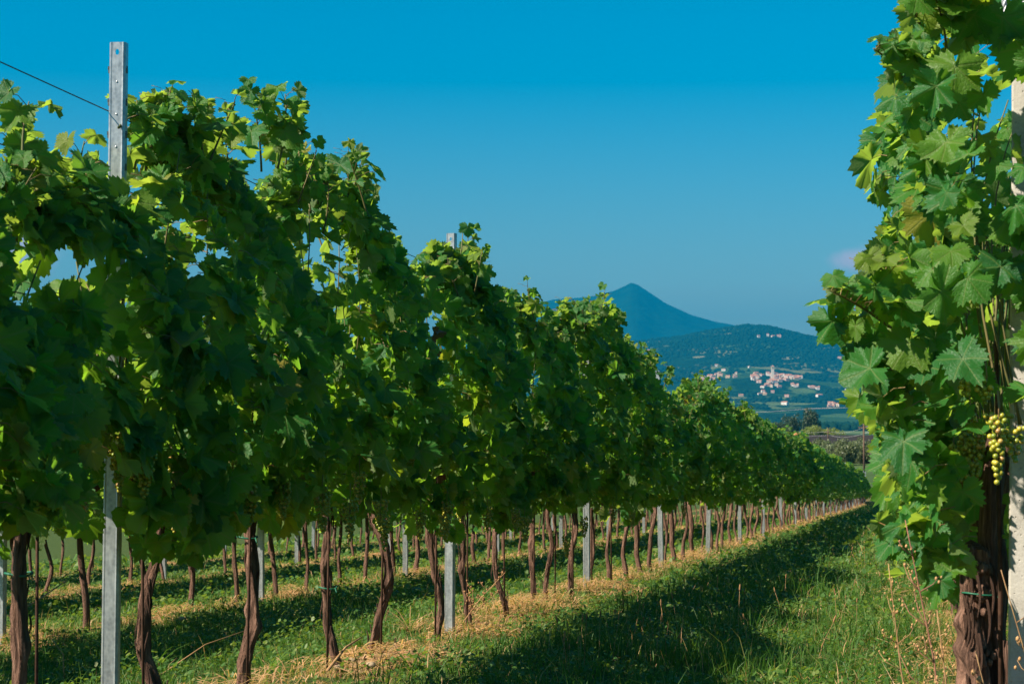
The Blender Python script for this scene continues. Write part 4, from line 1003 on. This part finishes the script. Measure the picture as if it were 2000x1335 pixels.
for i, y in enumerate(RY):
    X = RX; g = g1(X, y)
    lab = ['big grapevine at the right edge, thick shaggy trunk by the concrete post', 'second grapevine of the right row, its reddish trunk behind the shaggy one', 'third grapevine of the right row behind the large sunlit leaves'][i] if i < 3 else 'grapevine further along the right row behind the sunlit leaves'
    tx = X
    if i == 0: q = at_depth(1912, 1200, 5.9); tx = q.x; y = q.y
    root = empty('grapevine', (X, y, g), lab, 'grapevine', 'vines of the right row')
    if i == 0:
        m = trunk_mesh(.63, .046, ([0, .3, .6, .8, 1], [.012, .004, 0, -.012, -.022]), 77, 40, .010, False, 7, .34)
        m.tube([(.05, .02, -.1), (.058, .03, .25), (.05, .02, .5), (.03, .02, .66), (.05, .03, .86), (.06, .05, 1.0)], [.02, .02, .024, .032, .036, .03], 12)
        m.tube([(.09, .0, -.1), (.088, .0, .2), (.085, .01, .34)], [.016, .017, .013], 9)
        for k in range(26):    # shaggy bark strips
            a = random.uniform(-2.8, .4); z0 = random.uniform(.05, .6); rr = .052
            m.tube([(rr * math.cos(a) + .01 * math.sin(w * 3), rr * math.sin(a) - .004 - .01 * w, z0 - .14 * w) for w in np.linspace(0, 1, 6)], [.004, .006, .006, .005, .004, .002], 5)
        t_ = link('trunk', m.mesh('trunk', M_bark), root, (tx - X, 0, 0))
        hd = MB()
        for k in range(22):
            a = k * 2.4; zz = .40 + .22 * random.random() if k > 6 else .27 + .05 * random.random(); rr = .036 if k > 6 else .042
            a = -math.pi / 2 + random.gauss(0, .9)
            c = (rr * math.cos(a), rr * math.sin(a), zz); hd.add(IV * np.array([.016, .014, .02]) * random.uniform(.6, 1.25) * (1 + .2 * rng.normal(size=(12, 1))) + np.array(c), None, IT, IV[:, :2] * .05)
        link('burr', hd.mesh('burr', M_bark), root, (tx - X, 0, 0))['kind'] = 'stuff'
        t_ = link('tie', TIE, root, (tx - X, -.01, .49)); t_.scale = (1.12, 1.12, .8)
    else:
        m = trunk_mesh(.9, .024, smooth_bend(900 + i, .05), 900 + i, 14, .03, True, 2); add_arms(m, .9, 0, random.Random(i)); link('trunk', m.mesh('trunk', M_bark), root)
    if i < 4:
        sh = RightShape(X, y, HR, .56, None, i); sh.G = lambda yy, g=g: g1(X, yy)
        if i == 0:
            cane = canopy(root, sh, 190, 12, 0, 400, MID, .080, -1, right_skip, -.05)
            for kk in range(100):      # the leaves that close the row's end, facing the camera
                zz = random.uniform(.75, 2.45) if kk > 6 else random.uniform(.6, .8); w = float(np.interp(zz, LZ, LW)); xx = RX - random.uniform(-.42, 1) * w
                p = Vector((xx, random.uniform(5.45, 5.75) , g1(RX, 5.6) + zz))
                if right_skip(p): continue
                o = Vector((random.gauss(-.35, .4), -1, 0)).normalized(); add_leaf_obj(root, p, leaf_frame(o, random.gauss(R(24), R(30)), random.gauss(0, .55), 1.0), .080 * random.uniform(.6, 1.4))
        else: cane = canopy(root, sh, 120 if i == 1 else 70, 10, 0, 300, MID, .09, -1, None)
        if i == 0:
            for b0, t0, n in (((1790, 175), (1706, 95), 7), ((1800, 60), (1770, 8), 5), ((1850, 120), (1820, -20), 6), ((1740, 640), (1618, 566), 7), ((1760, 560), (1690, 515), 5), ((1890, 60), (1880, -30), 5), ((1790, 1050), (1745, 1060), 2), ((1860, 1090), (1840, 1150), 2)):
                shoot(root, at_depth(*b0, 5.6), at_depth(*t0, 5.45), n + 2, cane, .02, .105)
            for px, py, d in ((1765, 860, 5.3), (1848, 280, 5.3), (1700, 720, 5.35), (1835, 1140, 5.6), (1880, 700, 5.35), (1880, 960, 5.5), (1975, 420, 5.4), (1780, 900, 5.45)):
                o = Vector((-.45, -1, 0)).normalized(); add_leaf_obj(root, at_depth(px, py, d), leaf_frame(o, random.gauss(R(30), R(10)), random.gauss(0, .25), 1.2), random.uniform(.088, .106))
            detailed_bunch(root, at_depth(1948, 796, 5.32), 52, .20, .027, 3); detailed_bunch(root, at_depth(1982, 822, 5.34), 24, .10, .028, 4); detailed_bunch(root, at_depth(1950, 795, 5.4), 22, .06, .04, 5)
            for px, py in ((1885, 730), (1912, 722), (1893, 795), (1925, 740)): detailed_bunch(root, at_depth(px, py, 5.5), 12, .05, .022, px)
            for k in range(3): q = at_depth(1862 + 18 * k, 880 - 30 * (k % 3), 5.8); bo = link('grape_bunch', BUN[k % 4], root, q - root.location)
        link('shoot', cane.mesh('shoot', [M_cane, M_petiole]), root)['kind'] = 'stuff'
    else:
        f = link('foliage', random.choice(FOLM if i < 14 else FOLF), root); f['kind'] = 'stuff'; f.rotation_euler.z = random.choice((0, math.pi)); f.scale = (.95, 1.02, 1.0)

# ----------------------------------------------------------------- ground cover
def in_view(x, y):
    return (x > -.62 * y - .8) & (x < .12 * y + .5)
def scatter(n, y0, y1, xlo, xhi):
    y = np.sqrt(rng.uniform(y0 ** 1.4, y1 ** 1.4, n) ** (2 / 1.4)); x = rng.uniform(xlo, xhi, n)
    k = in_view(x, y); return x[k], y[k]
def row_d(x): return np.min(np.abs(x[:, None] - np.array(ROWS)[None]), 1)
def pnoise(x, y, s, ph=0.0):
    return (np.sin(x * s * 1.3 + 2.1 * np.sin(y * s * .7 + ph)) + np.sin(y * s * 1.1 + 1.7 * np.sin(x * s * .9 + ph * 2)) + np.sin((x + y) * s * 2.3 + ph)) / 3
def blades(x, y, h, w, lean, rnd, name):
    n = len(x); z = gz(x, y) - .01; a = rng.uniform(0, 2 * np.pi, n); f = rng.uniform(0, 2 * np.pi, n)
    lx, ly = np.cos(a) * lean * h, np.sin(a) * lean * h; wx, wy = np.cos(f) * w / 2, np.sin(f) * w / 2
    V = np.zeros((n, 5, 3))
    V[:, 0] = np.stack([x - wx, y - wy, z], 1); V[:, 1] = np.stack([x + wx, y + wy, z], 1)
    m = .55; V[:, 2] = np.stack([x + lx * .3 + wx * .8, y + ly * .3 + wy * .8, z + h * m], 1); V[:, 3] = np.stack([x + lx * .3 - wx * .8, y + ly * .3 - wy * .8, z + h * m], 1)
    V[:, 4] = np.stack([x + lx, y + ly, z + h * np.sqrt(np.clip(1 - lean ** 2 * .5, .15, 1))], 1)
    b0 = np.arange(n)[:, None] * 5
    return V.reshape(-1, 3), b0 + np.array([[0, 1, 2, 3]]), b0 + np.array([[3, 2, 4]]), np.repeat(rnd, 5)
VV, QQ, TT, RR, off = [], [], [], [], 0
for n, y0, y1, xl, wk in ((95000, 5.0, 12.5, -7.5, 1.0), (85000, 12.5, 21, -13, 1.4), (70000, 21, 42, -15, 2.4), (42000, 42, 113, -9, 5.0)):
    x, y = scatter(n, y0, y1, xl, 2.0 if y0 < 20 else 3.4)
    d = row_d(x); pn = pnoise(x, y, 1.6); strip = np.clip((.30 - d + .3 * pn) / .3, 0, 1)
    keep = rng.random(len(x)) > strip * .55; x, y, strip, pn = x[keep], y[keep], strip[keep], pn[keep]
    tall = np.clip(pnoise(x, y, 2.7, 1.0), 0, 1)
    h = rng.uniform(.035, .10, len(x)) * (1 + 1.6 * tall * (x > -2.2)); big = rng.random(len(x)) < .06; h[big] *= 1.9
    rnd = np.clip(rng.normal(.30, .15, len(x)) + .14 * pn + strip * rng.uniform(.0, .5, len(x)), .0, 1); dry = rng.random(len(x)) < .07 + .25 * strip; rnd[dry] = rng.uniform(.7, 1, dry.sum())
    v, q, t, r = blades(x, y, h, rng.uniform(.0028, .0062, len(x)) * wk, rng.uniform(.1, 1.1, len(x)), rnd, '')
    VV.append(v); QQ.append(q + off); TT.append(t + off); RR.append(r); off += len(v)
tag(link('grass', mesh_np('grass', np.concatenate(VV), [np.concatenate(QQ), np.concatenate(TT)], M_grass, None, np.concatenate(RR))), 'rough green grass growing between and under the vine rows', 'grass', kind='stuff')

# small broad-leaved weeds close to the soil
VV, TT, RR, off = [], [], [], 0
for n, y0, y1, xl, sz in ((60000, 5.2, 14, -8, .0125), (40000, 14, 26, -14, .022), (20000, 26, 60, -16, .05)):
    x, y = scatter(n, y0, y1, xl, 1.8); d = row_d(x); pn = pnoise(x, y, 2.2, 2.0); k = (pn > -.25) & ((d > .3) | (rng.random(len(x)) < .35)); x, y, pn = x[k], y[k], pn[k]
    n_ = len(x); z = gz(x, y) + rng.uniform(.01, .075, n_) * (1 + .8 * np.clip(pn, 0, 1)); a = rng.uniform(0, 6.28, n_); s = sz * rng.uniform(.6, 1.5, n_); ti = rng.normal(0, .45, n_); t2 = rng.normal(0, .45, n_)
    ca, sa = np.cos(a), np.sin(a); V = np.zeros((n_, 6, 3))
    for k_, (lx, ly) in enumerate(((0, -.7), (.55, -.3), (.6, .35), (0, 1.0), (-.6, .35), (-.55, -.3))):
        V[:, k_, 0] = x + s * (lx * ca - ly * sa); V[:, k_, 1] = y + s * (lx * sa + ly * ca); V[:, k_, 2] = z + s * (ti * ly + t2 * lx - .25 * lx * lx)
    b0 = np.arange(n_)[:, None, None] * 6; T = b0 + np.array([[[0, 1, 5], [1, 2, 5], [2, 4, 5], [2, 3, 4]]])
    VV.append(V.reshape(-1, 3)); TT.append(T.reshape(-1, 3) + off); RR.append(np.repeat(rng.random(n_), 6)); off += n_ * 6
tag(link('ground_weeds', mesh_np('ground_weeds', np.concatenate(VV), np.concatenate(TT), M_weed, np.zeros((off, 2)), np.concatenate(RR))), 'low broad leaved weeds and clover among the grass', 'weeds', kind='stuff')

# straw and clippings along the foot of the rows
VV, QQ, RR, off = [], [], [], 0
for n, y0, y1, wk in ((26000, 5.2, 14, 1.0), (24000, 14, 28, 1.6), (16000, 28, 60, 3.0), (9000, 60, 112, 5.0)):
    ri = rng.choice(5, n, p=(.24, .36, .20, .12, .08)); y = rng.uniform(y0, y1, n); x = np.array(ROWS)[ri] + rng.normal(.0, .19, n) * np.where(ri == 0, 1.7, 1)
    thin = (ri == 1) & (y < 10.3) & (rng.random(n) < .55)
    k = in_view(x, y) & ~thin & (pnoise(x, y, 1.1, .5) + .7 * pnoise(x, y, 4.3, 1.5) + rng.normal(0, .2, n) > np.where(ri == 1, .2, .08)); x, y = x[k], y[k]; n_ = len(x)
    L = rng.uniform(.03, .16, n_); a = rng.uniform(0, 6.28, n_); pit = rng.normal(.12, .28, n_); w = rng.uniform(.0022, .005, n_) * wk
    z = gz(x, y) + rng.uniform(.0, .05, n_) * (1 + np.exp(-((x - ROWS[1]) / .2) ** 2)); dx, dy, dz = np.cos(a) * np.cos(pit) * L / 2, np.sin(a) * np.cos(pit) * L / 2, np.sin(pit) * L / 2
    wx, wy = -np.sin(a) * w / 2, np.cos(a) * w / 2; V = np.zeros((n_, 6, 3)); bz = rng.uniform(0, .02, n_)
    V[:, 0] = np.stack([x - dx - wx, y - dy - wy, z - dz], 1); V[:, 1] = np.stack([x - dx + wx, y - dy + wy, z - dz + .001], 1)
    V[:, 2] = np.stack([x + wx, y + wy, z + bz + w * .3], 1); V[:, 3] = np.stack([x - wx, y - wy, z + bz], 1)
    V[:, 4] = np.stack([x + dx + wx, y + dy + wy, z + dz], 1); V[:, 5] = np.stack([x + dx - wx, y + dy - wy, z + dz + .001], 1)
    b0 = np.arange(n_)[:, None, None] * 6; VV.append(V.reshape(-1, 3)); QQ.append((b0 + np.array([[[0, 1, 2, 3], [3, 2, 4, 5]]])).reshape(-1, 4) + off); RR.append(np.repeat(rng.uniform(.72, 1, n_), 6)); off += n_ * 6
tag(link('straw', mesh_np('straw', np.concatenate(VV), np.concatenate(QQ), M_grass, None, np.concatenate(RR))), 'dry straw and clippings strewn along the foot of the vines', 'straw', kind='stuff')

# straw mound under the bulging trunk
def mound(px, py, rx, ry, h, label):
    p = on_row(px, py, ROWS[1]); X, Y = p.x + .12, p.y; root = empty('straw_mound', (X, Y, g1(X, Y) - .03), label, 'mound'); m = MB()
    V = [(0, 0, h)]; T = []; N = 28
    for k in range(1, 7):
        for j in range(N):
            a = j / N * 6.283; f = k / 6; V.append((math.cos(a) * rx * f, math.sin(a) * ry * f, h * (1 - f * f) * (1 + .5 * mnoise.noise(Vector((math.cos(a) * f * 4, math.sin(a) * f * 4, px)))) + random.gauss(0, .006)))
    T = [(0, 1 + j, 1 + (j + 1) % N) for j in range(N)]; Q = [(1 + k * N + j, 1 + (k + 1) * N + j, 1 + (k + 1) * N + (j + 1) % N, 1 + k * N + (j + 1) % N) for k in range(5) for j in range(N)]
    m.add(V, Q, T); link('soil', m.mesh('soil', solid('mound_soil', (.14, .08, .04), (.30, .19, .10), 30, .95, .1, 0, .8, .01)), root)
    m = MB()
    for k in range(900):
        a = random.uniform(0, 6.28); f = random.random() ** .5 * 1.15; x, y = math.cos(a) * rx * f, math.sin(a) * ry * f; z = h * max(0, 1 - f * f) + random.uniform(0, .045)
        b2 = random.uniform(0, 6.28); L = random.uniform(.03, .11); t = random.gauss(.1, .35); w = random.uniform(.0018, .0038)
        d = Vector((math.cos(b2) * L, math.sin(b2) * L, t * L)); s = Vector((-math.sin(b2), math.cos(b2), .3)) * w
        c = Vector((x, y, z)); k_ = Vector((0, 0, random.uniform(0, .012)))
        m.add([tuple(c - d / 2 - s), tuple(c - d / 2 + s), tuple(c + s + k_), tuple(c - s + k_), tuple(c + d / 2 + s), tuple(c + d / 2 - s)], [(0, 1, 2, 3), (3, 2, 4, 5)], None, None, random.uniform(.72, 1))
    s = link('straw', m.mesh('straw', M_grass), root); s['kind'] = 'stuff'
mound(715, 1305, .34, .55, .10, 'heap of dry straw and soil around the bulging trunk')
mound(880, 1245, .26, .40, .05, 'low straw heap at the foot of the second steel post')
mound(1150, 1165, .30, .6, .08, 'straw heap at the foot of the third steel post')

# loose canes and stones on the ground
def cane_at(pts, r, label):
    P_ = [Vector(p) for p in pts]; m = MB(); o = P_[0].copy(); m.tube([tuple(p - o) for p in P_], [r * (1 - .5 * k / (len(P_) - 1)) for k in range(len(P_))], 7)
    tag(link('fallen_cane', m.mesh('fallen_cane', M_drystem), None, o), label, 'cane')
def gp(px, py, h=0.0):
    """point on the ground seen at a photo pixel"""
    r = ray(px, py); t = 2.0
    for _ in range(4000):
        p = CAM + r * t
        if p.z <= g1(p.x, p.y): break
        t += .01 * max(1, t * .15)
    return Vector((p.x, p.y, g1(p.x, p.y) + h))
a, c = gp(640, 1330), gp(705, 1275); cane_at([a + Vector((0, 0, .05)), a.lerp(c, .5) + Vector((0, 0, .09)), c + Vector((0, 0, .08))], .008, 'pale dry cane lying across the straw heap')
a, c = gp(-10, 1225), gp(130, 1175); cane_at([a + Vector((0, 0, .03)), a.lerp(c, .5) + Vector((0, 0, .10)), c + Vector((0, 0, .22))], .010, 'pale cut cane lying behind the leftmost trunk')
a = gp(310, 1320); cane_at([a, a + RT * .12 + Vector((0, .3, .12)), a + RT * .26 + Vector((0, .6, .17))], .004, 'thin grey twig slanting up right of the sweeping trunk')
a = gp(125, 1330); cane_at([a, a - RT * .05 + Vector((0, .1, .12)), a - RT * .11 + Vector((0, .1, .2))], .004, 'thin pale twig bent over beside the leftmost rod')
for k, (px, py) in enumerate(((688, 1310), (725, 1318), (750, 1290), (355, 1222), (660, 1322))):
    p = gp(px, py, .05); s = random.uniform(.018, .032)
    tag(link('stone', mesh_np('stone', IV * s * np.array([1.2, 1, .7]) * (1 + .15 * rng.normal(size=(12, 1))), IT, M_stone), None, p), ('pale stone on the left side of the straw heap', 'pale stone at the front of the straw heap', 'small stone on the right of the straw heap', 'round stone lying by the second row trunk', 'clod at the left foot of the straw heap')[k], 'stone')

# dry weeds
def dry_weed(base, top, nb, label, mat, cap=M_cap, spread=.22, r=.0035, capn=4, caps=.0045):
    base, top = Vector(base), Vector(top); H = (top - base).length; root = empty('dry_weed', base, label, 'weed'); m = MB(); hd = MB()
    mid = (top - base) * .5 + Vector((random.uniform(-.03, .03), 0, 0)); pts = [Vector((0, 0, -.02)).lerp(mid, q * 2) if q < .5 else mid.lerp(top - base, q * 2 - 1) for q in np.linspace(0, 1, 9)]
    m.tube([tuple(p) for p in pts], list(np.linspace(r, r * .35, 9)), 6)
    for k in range(nb):
        q = .35 + .62 * k / nb; p = pts[min(8, int(q * 8))]; an = random.uniform(0, 6.28); L = spread * H * random.uniform(.35, 1) * (1.3 - q)
        e = p + Vector((math.cos(an) * L * .8, math.sin(an) * L * .5, L * random.uniform(.5, 1.1))); c = p.lerp(e, .5) + Vector((math.cos(an) * L * .15, 0, -.02 * L))
        m.tube([tuple(p), tuple(c), tuple(e)], [r * .5, r * .35, r * .2], 5)
        for j in range(capn):
            z = p.lerp(e, .45 + .55 * (j + 1) / capn) + Vector((random.gauss(0, .006), random.gauss(0, .006), random.gauss(0, .006)))
            hd.add(IV * caps * np.array([.8, .8, 1.1]) * random.uniform(.6, 1.2) + np.array(z), None, IT)
    link('stem', m.mesh('stem', mat), root); link('seed_head', hd.mesh('seed_head', cap), root)['kind'] = 'stuff'
def base_under(px, py, d): p = at_depth(px, py, d); p.z = g1(p.x, p.y); return p
dry_weed(base_under(1851, 1335, 5.0), at_depth(1768, 1015, 5.0), 15, 'tall reddish dry weed with seed capsules in front of the right vine', M_redstem)
dry_weed(base_under(1800, 1335, 5.6), at_depth(1735, 1100, 5.6), 9, 'shorter dry weed leaning left beside the tall reddish one', M_drystem)
dry_weed(base_under(1890, 1335, 4.9), at_depth(1830, 1190, 4.9), 7, 'thin pale weed at the foot of the shaggy trunk', M_drystem)
dry_weed(base_under(2040, 1340, 5.2), at_depth(1955, 1112, 5.2), 5, 'yellow stalk leaning left across the concrete post', M_drystem, capn=2, caps=.009)
dry_weed(base_under(1960, 1340, 5.1), at_depth(1905, 1270, 5.1), 3, 'short stalk with round pods in front of the shaggy trunk', M_drystem, capn=2, caps=.011)
for (bx, by), (tx, ty), lab in (((885, 1235), (1003, 1100), 'longest slanting dry weed by the second steel post'), ((905, 1225), (978, 1150), 'shorter slanting dry weed under the longest one by the second steel post'), ((880, 1200), (950, 1165), 'low slanting dry weed touching the second steel post'), ((940, 1240), (915, 1150), 'upright dry weed right of the second steel post')):
    b_ = gp(bx, by); dry_weed(b_, at_depth(tx, ty, project(b_)[2]), 8, lab, M_drystem, M_seed, .3, .004, 4, .007)
# pale dry grass clumps and green rosettes
def rosette(px, py, n, L, w, label, tone, name='grass_clump', cat='grass clump', group=None, mat=None):
    b_ = gp(px, py); m = MB()
    for k in range(n):
        a = random.uniform(0, 6.28); l = L * random.uniform(.6, 1.1); up = random.uniform(.35, 1.1); o = Vector((math.cos(a), math.sin(a), 0)); s = Vector((-math.sin(a), math.cos(a), 0)) * w / 2
        P_ = [o * l * q * .7 + Vector((0, 0, l * up * (q - .55 * q * q))) for q in np.linspace(0, 1, 5)]
        V = []; 
        for q, p in zip((.7, 1, .9, .6, .05), P_): V += [tuple(p - s * q), tuple(p + s * q)]
        m.add(V, [(2 * i, 2 * i + 1, 2 * i + 3, 2 * i + 2) for i in range(4)], None, None, min(1, max(0, tone + random.gauss(0, .06))))
    tag(link(name, m.mesh(name, mat or M_grass), None, b_), label, cat, group)
rosette(1545, 1205, 34, .16, .016, 'light green leafy rosette in the middle of the aisle', .6, 'weed_rosette', 'weed')
rosette(800, 1235, 26, .30, .005, 'pale dry grass tuft left of the second steel post', .85)
rosette(520, 1322, 40, .30, .007, 'bright green grass tuft right of the straight thick trunk', .5)
rosette(1150, 1215, 16, .26, .016, 'broad bladed green grass clump right of the third post', .42)
rosette(300, 1310, 16, .34, .006, 'tall green grass blades left of the sweeping trunk', .4)
rosette(1500, 1335, 14, .2, .012, 'pale green weed at the bottom edge of the aisle', .6, 'weed_rosette', 'weed')
for k in range(9): rosette(random.uniform(1000, 1700), random.uniform(1190, 1335), 22, random.uniform(.12, .22), .007, 'green grass tuft in the shaded aisle', .38, group='grass tufts of the aisle')
for k in range(7): rosette(random.uniform(20, 860), random.uniform(1200, 1330), 22, random.uniform(.14, .24), .007, 'green grass tuft under the front row', .42, group='grass tufts under the front row')
# seed stalks
STK = []
for k in range(5):
    m = MB(); H = .20 + .04 * k; ln = random.uniform(-.06, .06); m.tube([(0, 0, 0), (ln * .3, 0, H * .5), (ln, .01, H)], [.0016, .0014, .001], 5)
    m.tube([(ln, .01, H), (ln * 1.05, .01, H + .012), (ln * 1.15, .01, H + .035), (ln * 1.2, .01, H + .045)], [.002, .0052, .0042, .001], 7, mi=1); STK.append(m.mesh('seed_stalk', [M_drystem, M_seed]))
for k in range(54):
    px = random.uniform(1080, 1730); py = random.uniform(max(1090, 1300 - (px - 1080) * .33), 1335)
    o = link('seed_stalk', random.choice(STK), None, gp(px, py)); o.rotation_euler = (random.gauss(0, .1), random.gauss(0, .12), random.uniform(0, 6)); o.scale = (random.uniform(.5, .95),) * 3
    tag(o, 'thin brown plantain seed stalk standing in the shaded aisle grass', 'seed stalk', 'seed stalks in the aisle')

# ----------------------------------------------------------------- haze
m = MB(); m.box((0, 5850, 310), (25600, 13900, 690))
hz = link('haze', m.mesh('haze', bpy.data.materials.new('haze_air'), False)); tag(hz, kind='stuff')
hm = hz.data.materials[0]; hm.use_nodes = True; hm.node_tree.nodes.clear(); b = NB(hm.node_tree)
pv = b.n('ShaderNodeVolumePrincipled', Density=1.15e-4, Color=(.0, .235, .47)); pv.inputs['Anisotropy'].default_value = .0
o_ = b.n('ShaderNodeOutputMaterial'); b.put(o_.inputs['Volume'], pv.outputs[0])
